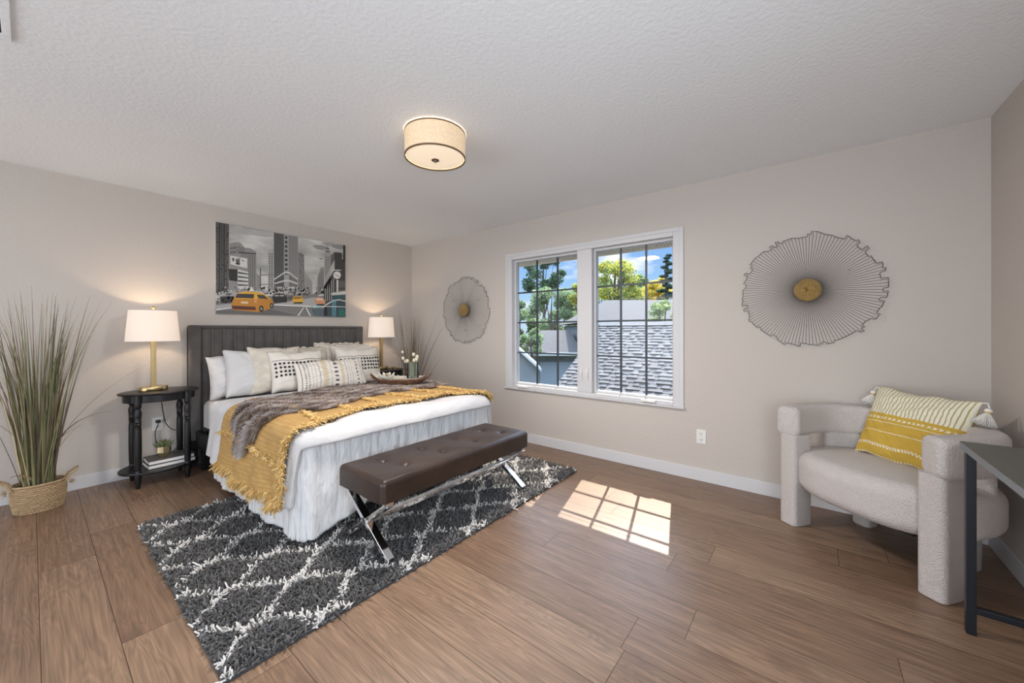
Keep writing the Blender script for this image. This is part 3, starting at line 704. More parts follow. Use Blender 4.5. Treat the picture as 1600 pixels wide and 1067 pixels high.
# lamp cord
m = MB(); pts = []
ctrl = [(-2.73, -.20, .70), (-2.70, -.12, .66), (-2.68, -.05, .60), (-2.665, -.03, .50), (-2.65, -.03, .42), (-2.61, -.04, .36), (-2.57, -.05, .34), (-2.545, -.05, .30), (-2.56, -.04, .22), (-2.62, -.03, .15), (-2.67, -.03, .16), (-2.71, -.03, .25), (-2.72, -.03, .35), (-2.70, -.035, .425), (-2.70, -.02, .444)]
for i in range(len(ctrl)-1):
    p0 = Vector(ctrl[max(i-1, 0)]); p1 = Vector(ctrl[i]); p2 = Vector(ctrl[i+1]); p3 = Vector(ctrl[min(i+2, len(ctrl)-1)])
    for j in range(6):
        f_ = j/6; pts.append(.5*((2*p1)+(-p0+p2)*f_+(2*p0-5*p1+4*p2-p3)*f_*f_+(-p0+3*p1-3*p2+p3)*f_**3))
m.tube(pts, .0035, 6); t = thing('power_cord', 'black lamp cord hanging behind the left nightstand to the wall outlet', 'cord', (-2.70, -.04, .4)); O = (-2.70, -.04, .4)
obj('cable', m, black_pl, t, O)
m = MB().box(-2.716, -2.684, -.034, -.009, .432, .456); obj('plug', m, black_pl, t, O, bevel=.004)
# items of right nightstand
t = thing('trinket_box', 'tiny brass trinket box beside the right lamp base', 'box', (-.52, -.33, LZ)); m = MB().box(-.022, .022, -.018, .018, 0, .024); obj('box_body', m, brass_m, t, bevel=.002); m = MB().box(-.024, .024, -.02, .02, .024, .030); obj('lid', m, brass_m, t, bevel=.002)

# ------------------------------------------------------------------ grass plants
def grass(loc, label, n, hmin, hmax, spread, seed, basket, extra=()):
    r_ = random.Random(seed); t = thing('potted_grass', label, 'plant', loc)
    a_, b_ = .122, .100
    if basket:
        hgt = .185; m = MB()
        def bk(u, v):
            a = 2*PI*u; bl = 1-.13*(1-v)**1.5+.05*math.sin(PI*v); ro = .0035*math.sin(v*hgt/.0135*PI*2)+.0025*math.sin(a*46+(int(v*hgt/.0135) % 2)*PI)
            return ((a_*bl+ro)*math.cos(a), (b_*bl+ro)*math.sin(a), hgt*v)
        m.grid(bk, 184, 60, wrapu=True); m.add([bk(k/60, 0) for k in range(60)], [tuple(range(60))[::-1]]); bo = obj('basket', m, weave_m, t, solid=-.008)
        m = MB().tube([(a_*1.0*math.cos(2*PI*k/60), b_*1.0*math.sin(2*PI*k/60), hgt) for k in range(60)], .008, 8, closed=True); obj('basket_rim', m, weave_m, bo)
        for s_ in (-1, 1):
            m = MB(); m.tube([(s_*(a_-.012), -.045, hgt-.03), (s_*(a_+.012), -.05, hgt+.02), (s_*(a_+.05), -.03, hgt+.055), (s_*(a_+.055), .03, hgt+.055), (s_*(a_+.012), .05, hgt+.02), (s_*(a_-.012), .045, hgt-.03)], .007, 7)
            h = obj('basket_handle', m, weave_m, bo)
            P = [(s_*(a_+.012), -.047+r_.gauss(0, .008), hgt-.02+r_.gauss(0, .008)) for k in range(40)]; D = [(s_+r_.gauss(0, .4), -.6+r_.gauss(0, .4), r_.gauss(0, .5)) for k in range(40)]
            V, T, si = strands(P, D, .035, .0016); fast('raffia_knot', V, T, blade4, None, h)
    else:
        m = MB().lathe([(.08, 0), (.10, .02), (.11, .16), (.10, .16), (.10, .13), (.001, .13)], n=32); obj('pot', m, weave_m, t); hgt = .15
    m = MB().lathe([(.001, hgt-.035), (.9, hgt-.035)], n=32, sx=a_*.95/.9*.97 if basket else .11, sy=b_*.97/.9 if basket else .11, close=False); obj('moss', m, soil_m, t)
    V, T, mi = [], [], []; mb2 = MB()
    def blade(p0, d, L_, wdt, bend, k):
        bend = (bend[0], min(bend[1], (-.012-loc[1]-p0[1]-d[1]/max(Vector(d).length, .01)*L_)/L_-.004), bend[2])
        bend = (min(bend[0], (-.012-loc[0]-p0[0]-d[0]/max(Vector(d).length, .01)*L_)/L_-.004), bend[1], max(bend[2], -.62))
        N = 9; up = Vector((0, 0, 1)); d = Vector(d).normalized(); sd = d.cross(Vector((r_.gauss(0, 1), r_.gauss(0, 1), .2))).normalized(); pv = []
        for j in range(N+1):
            f_ = j/N; c = Vector(p0)+d*L_*f_+Vector(bend)*L_*f_*f_*f_; ww = wdt*(1-f_**2.2)+.0004
            pv.append((c-sd*ww, c+sd*ww, c+d.cross(sd)*ww*.5))
        VV = [q for tr in pv for q in tr]; FF = []
        for j in range(N):
            for q in range(3): q2 = (q+1) % 3; FF.append((j*3+q, j*3+q2, j*3+3+q2, j*3+3+q))
        mb2.add(VV, FF, k)
    for i in range(n):
        a = r_.uniform(0, 2*PI); q = r_.random()**.5; px, py = q*a_*.62*math.cos(a), q*b_*.62*math.sin(a)
        L_ = r_.uniform(hmin, hmax); tl = abs(r_.gauss(0, spread))*(.4+q); ta = a+r_.gauss(0, .6)
        dx, dy = math.cos(ta)*tl, math.sin(ta)*tl*.7
        bend = (math.cos(ta)*r_.uniform(0, .13), math.sin(ta)*r_.uniform(0, .08), -r_.uniform(0, .06))
        if loc[1]+py+dy*L_ > -.06: dy = -abs(dy)*.3; bend = (bend[0], -abs(bend[1]), bend[2])
        if loc[0]+px+dx*L_ > -.04: dx = -abs(dx)*.3; bend = (-abs(bend[0]), bend[1], bend[2])
        blade((px, py, hgt-.04), (dx, dy, 1), L_, r_.uniform(.0028, .0052), bend, r_.choice([0, 0, 1, 1, 2, 2, 3] if L_ > .6 else [0, 0, 1]))
    for (d, L_, bend, k, wdt) in extra: blade((0, 0, hgt-.03), d, L_, wdt, bend, k)
    obj('grass_blades', mb2, [blade1, blade2, blade3, blade4], t)
    return t
ex = [((.20, -.05, 1), .95, (.45, -.1, -.55), 2, .004), ((.25, -.05, 1), 1.0, (.55, -.06, .0), 1, .003), ((.16, -.02, 1), .8, (.48, -.2, -.55), 1, .004), ((-.25, -.3, .55), .38, (-.2, -.5, -1.4), 3, .006), ((.3, .0, 1), .55, (.2, -.1, -.1), 3, .003), ((-.15, -.05, 1), .9, (-.5, 0, -.3), 0, .004)]
grass((-3.352, -.285, 0), 'tall dried grass plant in an oval seagrass basket left of the nightstand', 190, .66, 1.42, .075, 5, True, ex)
ex2 = [((-.10, -.05, 1), 1.15, (-.22, 0, -.25), 2, .004), ((.04, -.3, 1), 1.25, (.06, -.12, 0), 2, .005), ((.0, -.5, 1), 1.05, (0, -.12, 0), 1, .003), ((0, -.62, 1), .95, (0, -.1, 0), 2, .003), ((.02, -.42, 1), .9, (0, -.14, 0), 1, .003), ((0, -.25, 1), 1.3, (0, -.18, .05), 2, .004)]
grass((-.22, -.30, 0), 'thin dried grass plant in the corner between nightstand and wall art', 74, .85, 1.42, .09, 9, False, ex2)
# ------------------------------------------------------------------ rug
RX0, RX1, RY0, RY1 = -2.985, -.435, -2.905, -1.165
RO = ((RX0+RX1)/2, (RY0+RY1)/2, 0)
rt = thing('shag_rug', 'charcoal shag rug with ivory trellis pattern under the bed and bench', 'rug', RO)
m = MB().box(RX0+.01, RX1-.01, RY0+.01, RY1-.01, .0005, .010); obj('rug_backing', m, rug_back, rt, RO, smooth=False)
nR = 62000
# denser where the camera sees it; pile only where the bed does not stand on it is still laid everywhere
gx = rng.uniform(RX0+.012, RX1-.012, nR); gy = rng.uniform(RY0+.012, RY1-.012, nR)
def trellis(x, y):
    k = (x+2.81)/.22; ki = np.floor(k); f = k-ki; odd = (ki.astype(int) % 2) != 0
    h = .165*(.5-.5*np.cos(PI*f))*.75+.165*f*.25; h = np.where(odd, .165-h, h)
    ph = (y+1.69); d1 = np.abs(((ph-h+.165) % .33)-.165); d2 = np.abs(((ph+h+.165) % .33)-.165)
    return np.minimum(d1, d2)
wgt = trellis(gx+rng.normal(0, .003, nR), gy+rng.normal(0, .003, nR)) < .0175
P = np.stack([gx, gy, np.full(nR, .006)], 1); D = np.stack([rng.normal(-.05, .5, nR), rng.normal(-.1, .5, nR), np.ones(nR)], 1)
V, T, si = strands(P, D, rng.uniform(.016, .027, nR), .0044, rng.normal(0, .4, (nR, 3))+[-.05, -.08, -.15], tip=.8, midw=1.15)
V[:, 2] = np.maximum(V[:, 2], .002)
mi = np.where(wgt, 2, (rng.random(nR) < .3).astype(int))[si]
o = fast('shag_pile', V, T, [pile_d, pile_d2, pile_w], mi, rt, RO); o['kind'] = 'stuff'

# ------------------------------------------------------------------ bench
QX0, QX1, QY0, QY1, QZ = -2.29, -1.02, -2.795, -2.345, .462
O = ((QX0+QX1)/2, (QY0+QY1)/2, .03)
t = thing('bench', 'brown tufted leather bench on chrome X legs at the foot of the bed', 'bench', O)
btn = []; button_m = M('leather_button', (.03, .018, .013), .65)
for k in range(4):
    xc = QX0+.20+k*.29
    btn += [(xc, QY0+.30), (xc+.05, QY0+.15)]
def tuft(p, nn):
    d = 0
    for bx_, by_ in btn:
        r2 = ((p.x-bx_)**2+(p.y-by_)**2); d += .013*math.exp(-r2/.0007)+.006*math.exp(-r2/.006)
        for ang in (.5, 2.1, 3.6, 5.2):
            ux, uy = math.cos(ang), math.sin(ang); al = (p.x-bx_)*ux+(p.y-by_)*uy; ac = -(p.x-bx_)*uy+(p.y-by_)*ux
            if al > 0: d += .0045*math.exp(-(ac/.005)**2)*math.exp(-al/.03)
    return Vector((0, 0, -d*max(nn.z, 0)+.0015*noise2(p.x*3, p.y*3)))
m = cushion_mb((QX0+.03, QX1-.03, QY0+.03, QY1-.03), QZ, .03, .135, 240, 110, tuft)
obj('seat_cushion', m, leather_m, t, O)
for bx_, by_ in btn:
    m = MB().ball((bx_, by_, QZ-.0185), .008, 8, sz=.4); obj('button', m, button_m, t, O)
def bar(mb, a, b_, wd, th, side):
    a, b_ = Vector(a), Vector(b_); d = (b_-a).normalized(); s_ = Vector(side).normalized(); n_ = d.cross(s_)
    V = []
    for p in (a, b_):
        for i, j in ((-1, -1), (1, -1), (1, 1), (-1, 1)): V.append(p+s_*th/2*i+n_*wd/2*j)
    mb.add(V, [(3, 2, 1, 0), (4, 5, 6, 7), (0, 1, 5, 4), (1, 2, 6, 5), (2, 3, 7, 6), (3, 0, 4, 7)])
for xx in (QX0+.055, QX1-.055):
    zt_, zb_ = QZ-.137, .038
    m = MB(); bar(m, (xx, QY0+.015, zb_), (xx, QY1-.02, zt_), .026, .042, (1, 0, 0)); obj('leg', m, chrome_m, t, O, smooth=False, bevel=.002)
    m = MB(); bar(m, (xx+.0015, QY1-.015, zb_), (xx+.0015, QY0+.02, zt_), .026, .039, (1, 0, 0)); obj('leg', m, chrome_m, t, O, smooth=False, bevel=.002)
    m = MB().box(xx-.021, xx+.021, QY0+.01, QY1-.01, zt_-.004, zt_+.016); obj('top_rail', m, chrome_m, t, O, smooth=False, bevel=.002)
m = MB().box(QX0+.05, QX1-.05, (QY0+QY1)/2-.02, (QY0+QY1)/2+.02, (QZ-.137+.038)/2-.013, (QZ-.137+.038)/2+.013); obj('stretcher', m, chrome_m, t, O, smooth=False, bevel=.002)
m = MB().box(QX0+.04, QX1-.04, QY0+.03, QY1-.03, QZ-.135, QZ-.122); obj('seat_board', m, black_pl, t, O, smooth=False)

# ------------------------------------------------------------------ wire wall art
def sunburst(yc, zc, R, n, seed, label, squash=1.0):
    r_ = random.Random(seed); t = thing('sunburst_wall_art', label, 'wall art', (0, yc, zc), -PI/2, 'wire sunburst wall art')
    # local: x along wall, z up, -y into the room
    m = MB(); ang = [2*PI*k/n for k in range(n)]
    rad = []; cur = R*.95
    for k in range(n):
        if r_.random() < .72: cur = R*r_.choice([.92, .94, .96, .98, 1.0])
        rad.append(cur)
    P1 = []
    for k in range(n):
        a = ang[k]; rr = rad[k]; p0 = (.05*math.cos(a), -.045, .05*math.sin(a)); p1 = (rr*math.cos(a), -.022-.010*math.sin(a*9), rr*math.sin(a)); P1.append(p1)
        m.tube([p0, p1], .00115, 4)
    obj('wire_rays', m, wire_m, t)
    rim = []
    for k in range(n):
        rim.append(P1[k]); k2 = (k+1) % n
        if abs(rad[k]-rad[k2]) > .008*R:
            a = ang[k]+(ang[k2]-ang[k] if k2 else 2*PI-ang[k])*.45; hi = max(rad[k], rad[k2]); lo = min(rad[k], rad[k2]); q = rad[k2]
            rim.append(((rad[k]*1.012)*math.cos(a), P1[k][1], (rad[k]*1.012)*math.sin(a))); rim.append((q*.995*math.cos(a+.006), P1[k][1], q*.995*math.sin(a+.006)))
    m = MB().tube(rim, .0021, 5, closed=True); obj('wire_rim', m, wire_m, t)
    m = MB()
    def dome(u, v):
        a = 2*PI*u; rr = .078*v+.0001; h = .030*(1-v**2)**.5 if v < 1 else 0
        rr2 = .0025*math.sin(a*23+v*40)*math.sin(v*30)
        return (rr*math.cos(a), -.050-h-rr2, rr*math.sin(a))
    m.grid(dome, 60, 22, wrapu=True); m.lathe([(.001, 0), (.001, 0)], n=3, close=False) if False else None
    m.add([(.078*math.cos(2*PI*k/60), y, .078*math.sin(2*PI*k/60)) for y in (-.050, -.034) for k in range(60)], [(k, (k+1) % 60, 60+(k+1) % 60, 60+k) for k in range(60)]+[tuple(range(60, 120))])
    obj('medallion', m, gold_ham, t)
    m = MB(); m.tube([(0, -.035, 0), (0, 0, 0)], .01, 8); obj('wall_mount', m, wire_m, t)
    for k in range(3):
        a = .5+k*2.1; m = MB(); m.tube([(.25*math.cos(a), -.034, .25*math.sin(a)), (.25*math.cos(a), -.001, .25*math.sin(a))], .002, 6); obj('standoff', m, wire_m, t)
    return t
sunburst(-4.48, 1.508, .405, 118, 3, 'large black wire sunburst with hammered gold centre, above the armchair')
sunburst(-1.10, 1.484, .418, 104, 8, 'black wire sunburst with gold centre, between the room corner and the window')

# ------------------------------------------------------------------ city picture over the bed
PX0, PX1, PZ0, PZ1 = -2.29, -1.005, 1.399, 2.275
PO = ((PX0+PX1)/2, 0, (PZ0+PZ1)/2)
t = thing('canvas_picture', 'wide black and white city street canvas with yellow taxis above the headboard', 'picture', PO)
m = MB().box(PX0, PX1, -.030, -.001, PZ0, PZ1); obj('canvas_frame', m, M('canvas_edge', (.60, .58, .55), .8), t, PO, smooth=False)
src = [(150, 100), (1350, 322), (1350, 983), (155, 945)]; dst = [(0, 1), (1, 1), (1, 0), (0, 0)]
Am, bm_ = [], []
for (x, y), (u, v) in zip(src, dst):
    Am += [[x, y, 1, 0, 0, 0, -u*x, -u*y], [0, 0, 0, x, y, 1, -v*x, -v*y]]; bm_ += [u, v]
Hc = list(np.linalg.solve(np.array(Am, float), np.array(bm_, float)))+[1]
def h2(x, y):
    d = Hc[6]*x+Hc[7]*y+1; return ((Hc[0]*x+Hc[1]*y+Hc[2])/d, (Hc[3]*x+Hc[4]*y+Hc[5])/d)
cols = {}
pmats = []
def pc(g):
    g = g if isinstance(g, tuple) else (g, g, g*.98)
    if g not in cols: cols[g] = len(pmats); pmats.append(M('print_ink', g, .55))
    return cols[g]
skym = M('print_sky', (.74, .74, .72), .55, var=(2.2, .70), stretch=(1, 1, 2.6)); pmats.append(skym)
pm = MB()
def poly(pts, col, lay):
    q = [h2(*p) for p in pts]; q = [(min(max(a, 0), 1), min(max(b_, 0), 1)) for a, b_ in q]
    V = [(PX0+(PX1-PX0)*u, -.0303-lay*.00035, PZ0+(PZ1-PZ0)*v) for u, v in q]
    # orientation toward -y
    ar = sum(V[i][0]*V[(i+1) % len(V)][2]-V[(i+1) % len(V)][0]*V[i][2] for i in range(len(V)))
    if ar < 0: V = V[::-1]
    pm.add(V, [tuple(range(len(V)))], 0 if col == 'sky' else pc(col))
def lerp(a, b_, f): return (a[0]+(b_[0]-a[0])*f, a[1]+(b_[1]-a[1])*f)
def windows(q, nx, ny, col, lay, fx=.5, fy=.55, jit=.0):
    """q: four corners TL TR BR BL"""
    for j in range(ny):
        for i in range(nx):
            if jit and rnd.random() < jit: continue
            def B(u, v): return lerp(lerp(q[0], q[1], u), lerp(q[3], q[2], u), v)
            u0, u1 = (i+.5-fx/2)/nx, (i+.5+fx/2)/nx; v0, v1 = (j+.5-fy/2)/ny, (j+.5+fy/2)/ny
            poly([B(u0, v0), B(u1, v0), B(u1, v1), B(u0, v1)], col, lay)
poly([(150, 100), (1350, 322), (1350, 983), (155, 945)], 'sky', 0)
for i in range(9):
    cx_, cy_, wx, wy = [(400, 190, 150, 26), (560, 215, 120, 20), (470, 160, 90, 12), (1120, 340, 70, 22), (1200, 310, 60, 16), (1290, 335, 60, 22), (1010, 300, 80, 10), (1000, 430, 60, 8), (330, 240, 60, 16)][i]
    poly([(cx_+wx*math.cos(a)*(1+.15*math.sin(3*a+i)), cy_+wy*math.sin(a)+wx*.12*math.cos(a)) for a in np.linspace(0, 2*PI, 26)[:-1]], (.42, .45, .38, .30, .36, .28, .52, .55, .48)[i], .1+i*.09)
poly([(155, 830), (700, 780), (1050, 770), (1350, 830), (1350, 983), (155, 945)], .20, 1)
poly([(155, 870), (330, 850), (330, 880), (158, 905)], .38, 2); poly([(158, 905), (320, 885), (320, 893), (158, 916)], .75, 2)
poly([(690, 860), (1060, 800), (1350, 870), (1350, 900), (1000, 890)], .40, 2)
poly([(690, 862), (1050, 880), (1350, 880), (1350, 889), (1050, 890), (690, 872)], .75, 3)
poly([(905, 972), (960, 893), (968, 893), (918, 972)], .8, 3); poly([(980, 893), (990, 893), (1032, 977), (1020, 977)], .8, 3)
poly([(155, 915), (660, 905), (900, 972), (155, 945)], .13, 2)
# left tower
poly([(150, 100), (272, 123), (272, 720), (155, 760)], .035, 2)
for k, (xa, xb) in enumerate(((155, 178), (190, 225), (236, 268))):
    windows([(xa, 105+(xa-150)*.18), (xb, 105+(xb-150)*.18), (xb, 715), (xa, 735)], 2, 40, .28 if k != 1 else .18, 3, .55, .4, .12)
# buildings
poly([(276, 300), (330, 288), (375, 290), (422, 340), (470, 345), (525, 375), (528, 735), (276, 735)], .26, 2)
windows([(280, 330), (345, 318), (345, 400), (280, 405)], 5, 2, .05, 3); windows([(350, 320), (420, 345), (420, 385), (350, 375)], 5, 2, .06, 3)
poly([(360, 378), (525, 392), (525, 402), (360, 390)], .03, 3)
windows([(450, 405), (520, 410), (520, 700), (450, 700)], 4, 18, .06, 3, .5, .6); windows([(380, 395), (446, 402), (446, 440), (380, 425)], 4, 3, .08, 3)
poly([(284, 412), (442, 440), (442, 530), (288, 492)], .62, 4)
for a, b_, c_, d_ in ((300, 430, 325, 470), (335, 440, 375, 500), (350, 430, 385, 445), (390, 450, 412, 468), (330, 480, 380, 496)): poly([(a, b_), (c_, b_+8), (c_-4, d_), (a+6, d_-6)], .10, 5)
poly([(272, 535), (352, 540), (352, 652), (276, 640)], .02, 4); poly([(355, 540), (452, 565), (455, 720), (355, 720)], .60, 4)
for k in range(4): poly([(357, 560+k*38), (452, 580+k*34), (452, 590+k*34), (357, 578+k*38)], .08, 5)
poly([(528, 570), (560, 600), (560, 740), (528, 740)], .33, 2); windows([(530, 580), (556, 605), (556, 730), (530, 730)], 3, 8, .1, 3)
poly([(560, 525), (568, 525), (568, 720), (560, 720)], .05, 3); poly([(560, 590), (690, 586), (690, 592), (560, 597)], .15, 3); poly([(545, 680), (690, 672), (690, 678), (545, 688)], .2, 3)
poly([(630, 378), (655, 368), (688, 376), (688, 745), (632, 745)], .40, 2); windows([(640, 390), (682, 390), (682, 730), (640, 730)], 2, 16, .08, 3, .45, .7)
# tall narrow corner tower
poly([(688, 200), (782, 216), (782, 745), (690, 745)], .13, 3); windows([(690, 210), (778, 224), (778, 600), (690, 625)], 8, 26, .02, 4, .4, .62)
windows([(690, 210), (778, 224), (778, 600), (690, 625)], 8, 26, .30, 4, .18, .25)
poly([(782, 216), (822, 224), (826, 745), (782, 745)], .36, 3); windows([(786, 225), (818, 230), (820, 600), (786, 600)], 1, 9, .04, 4, .7, .55)
poly([(822, 222), (912, 240), (912, 745), (824, 745)], .30, 3); windows([(826, 232), (908, 250), (908, 640), (826, 590)], 7, 24, .06, 4, .5, .5)
for dy in (0, 75, 140): poly([(690, 628+dy*.5), (785, 565+dy), (830, 565+dy), (910, 628+dy*.55), (910, 638+dy*.55), (830, 578+dy), (785, 578+dy), (690, 640+dy*.5)], .62, 5)
windows([(694, 645), (782, 590), (782, 640), (694, 672)], 6, 1, .04, 5, .5, .8); windows([(830, 590), (906, 645), (906, 668), (830, 640)], 5, 1, .04, 5, .5, .8)
windows([(694, 685), (782, 655), (782, 700), (694, 710)], 6, 1, .05, 5, .5, .8); windows([(830, 655), (906, 685), (906, 705), (830, 700)], 5, 1, .05, 5, .5, .8)
poly([(914, 395), (930, 388), (968, 408), (972, 745), (914, 745)], .16, 2); windows([(918, 410), (964, 420), (966, 735), (918, 735)], 4, 20, .45, 3, .4, .5, .25)
poly([(972, 560), (1000, 590), (1045, 650), (1045, 770), (972, 765)], .36, 2); windows([(975, 590), (1040, 660), (1040, 760), (975, 755)], 7, 12, .1, 3, .5, .5)
# right side
poly([(1090, 625), (1118, 530), (1152, 522), (1152, 770), (1092, 770)], .26, 2); windows([(1096, 600), (1150, 540), (1150, 760), (1096, 760)], 5, 14, .07, 3)
poly([(1155, 405), (1168, 360), (1178, 345), (1186, 290), (1194, 345), (1204, 360), (1214, 405), (1214, 720), (1155, 720)], .34, 3); windows([(1160, 420), (1210, 425), (1210, 700), (1160, 700)], 4, 16, .08, 4)
poly([(1165, 372), (1205, 376), (1205, 384), (1165, 380)], .03, 4); poly([(1168, 345), (1202, 349), (1200, 356), (1170, 352)], .03, 4)
poly([(1210, 420), (1250, 385), (1250, 720), (1210, 720)], .12, 2); poly([(1248, 383), (1318, 390), (1318, 450), (1352, 452), (1352, 860), (1150, 860), (1150, 690), (1248, 560)], .05, 3)
poly([(1330, 318), (1352, 320), (1352, 470), (1330, 470)], .02, 4)
poly([(1150, 640), (1250, 455), (1250, 545), (1150, 700)], .45, 4)
windows([(1155, 720), (1250, 600), (1250, 830), (1155, 850)], 5, 1, .38, 4, .35, .9); windows([(1262, 640), (1345, 640), (1345, 800), (1262, 800)], 5, 2, .22, 4, .4, .8)
poly([(1220, 545), (1310, 548), (1310, 556), (1220, 553)], .6, 5); poly([(1268, 640), (1282, 640), (1282, 750), (1268, 750)], .65, 5)
poly([(1272+40*math.cos(a), 597+40*math.sin(a)) for a in np.linspace(0, 2*PI, 25)[:-1]], .12, 5); poly([(1272+34*math.cos(a), 597+34*math.sin(a)) for a in np.linspace(0, 2*PI, 25)[:-1]], .70, 6)
poly([(1250, 590), (1274, 598), (1292, 612), (1290, 616), (1270, 602), (1250, 594)], .05, 7)
poly([(1108, 440), (1140, 443), (1140, 450), (1108, 447)], .05, 3)
# street crowd
for k in range(260):
    x_ = rnd.uniform(158, 1150); y_ = rnd.uniform(700, 775) if x_ > 330 else rnd.uniform(690, 850); s_ = rnd.uniform(6, 16)
    g = rnd.choice([.02, .03, .05, .08, .12, .35, .6]) if rnd.random() < .9 else .2
    if 1010 < x_ < 1075 and y_ < 760: continue
    poly([(x_, y_), (x_+s_, y_+rnd.uniform(-3, 3)), (x_+s_*.8, y_+s_*1.2), (x_-2, y_+s_)], g, 6)
poly([(190, 790), (320, 785), (315, 845), (200, 850)], .03, 6)
# taxis and cars
yel, org_, dkr = (.72, .40, .05), (.52, .22, .03), (.10, .03, .02)
poly([(298, 850), (325, 795), (360, 752), (450, 742), (545, 752), (600, 768), (665, 818), (682, 840), (684, 890), (560, 935), (320, 915), (298, 895)], org_, 7)
poly([(325, 800), (362, 753), (450, 743), (545, 753), (602, 770), (660, 815), (560, 812), (525, 815), (330, 810)], yel, 8)
poly([(330, 802), (352, 764), (506, 768), (502, 808)], (.04, .04, .045), 9); poly([(530, 772), (592, 776), (640, 815), (545, 808)], (.05, .05, .05), 9); poly([(300, 872), (520, 885), (520, 915), (318, 908), (300, 893)], dkr, 9)
poly([(385, 835), (450, 838), (450, 856), (385, 853)], (.75, .6, .4), 10); poly([(505, 818), (530, 820), (530, 850), (508, 848)], (.75, .30, .2), 10)
for cx_, cy_, r_ in ((572, 903, 30), (668, 875, 25)):
    poly([(cx_+r_*.7*math.cos(a), cy_+r_*math.sin(a)) for a in np.linspace(0, 2*PI, 21)[:-1]], .015, 10); poly([(cx_+r_*.35*math.cos(a), cy_+r_*.5*math.sin(a)) for a in np.linspace(0, 2*PI, 17)[:-1]], .3, 11)
poly([(458, 742), (480, 698), (512, 742)], (.75, .72, .66), 9)
poly([(672, 800), (700, 762), (780, 765), (812, 800), (808, 845), (690, 852)], .03, 7); windows([(690, 775), (785, 775), (785, 792), (690, 792)], 2, 1, .4, 8, .8, .8)
poly([(820, 790), (862, 785), (862, 825), (815, 822)], .1, 7)
poly([(858, 820), (878, 788), (940, 788), (962, 825), (958, 848), (868, 852)], yel, 8); poly([(878, 795), (935, 793), (945, 812), (870, 814)], (.25, .14, .04), 9); poly([(868, 845), (955, 843), (950, 857), (872, 857)], .03, 9)
poly([(1062, 835), (1082, 798), (1140, 804), (1164, 840), (1158, 862), (1078, 866)], (.62, .30, .16), 8); poly([(1080, 862), (1158, 860), (1150, 878), (1085, 876)], .04, 9); poly([(1095, 790), (1110, 775), (1130, 790)], .7, 9); poly([(1085, 808), (1138, 812), (1148, 828), (1078, 826)], (.75, .55, .45), 9)
poly([(1150, 905), (1175, 870), (1230, 835), (1290, 822), (1352, 838), (1352, 983), (1148, 980)], (.045, .075, .09), 8)
poly([(1170, 862), (1230, 828), (1290, 818), (1352, 832), (1352, 842), (1290, 828), (1232, 838), (1178, 872)], .62, 9)
poly([(1215, 760), (1352, 742), (1352, 775), (1220, 782)], .55, 8); poly([(1220, 785), (1352, 778), (1352, 815), (1230, 822)], (.04, .09, .10), 8)
for xk in (1226, 1240, 1254): poly([(xk, 820), (xk+5, 820), (xk+5, 975), (xk, 975)], (.18, .50, .60), 10)
poly([(1152, 890), (1180, 880), (1182, 972), (1152, 970)], .02, 10); poly([(1285, 915), (1325, 905), (1345, 945), (1345, 975), (1290, 975)], (.03, .16, .13), 10)
poly([(1160, 880), (1352, 886), (1352, 893), (1160, 888)], .6, 11); poly([(1020, 880), (1100, 872), (1140, 884), (1060, 898)], (.40, .60, .65), 9); poly([(1030, 905), (1150, 905), (1150, 975), (1060, 970)], (.10, .14, .16), 8)
# sky uses its own slot
ski = pmats.index(skym); pm.m[0] = ski
obj('printed_city_scene', pm, pmats, t, PO, smooth=False)

# ------------------------------------------------------------------ armchair (local frame: +x viewer's right along the front, -y to the front)
AC = (-.632, -4.650, 0); AR = math.atan2(-.787, -.616)
t = thing('armchair', 'ivory boucle barrel armchair with block legs in the right corner', 'armchair', AC, AR)
def plan(th, a_, b_, ex=2.4):
    c, s = math.cos(th), math.sin(th); return (a_*math.copysign(abs(c)**(2/ex), c), b_*math.copysign(abs(s)**(2/ex), s))
# C-shaped band: centre line from left arm front round the back to the right arm front
def cpath(f):
    th = -.0+f*PI
    if f < .12: q = f/.12; return (.355+.035*math.sin(q*PI/2), .0+.25*q)
    if f > .88: q = (1-f)/.12; return (-(.355+.035*math.sin(q*PI/2)), .25*q)
    g = (f-.12)/.76*PI; return (.39*math.cos(g), .25+.315*math.sin(g)**.9)
Nn = 90; cp = [Vector((*cpath(k/Nn), 0)) for k in range(Nn+1)]
def sect(z0, z1, th, r_, nper=7):
    pts = []
    for (sx_, sz_) in ((1, 1), (-1, 1), (-1, -1), (1, -1)):
        for k in range(nper):
            a = {(1, 1): 0, (-1, 1): PI/2, (-1, -1): PI, (1, -1): 1.5*PI}[(sx_, sz_)]+PI/2*k/(nper-1)
            pts.append((sx_*(th/2-r_)+r_*math.cos(a), (z0+z1)/2+sz_*((z1-z0)/2-r_)+r_*math.sin(a)))
    return pts
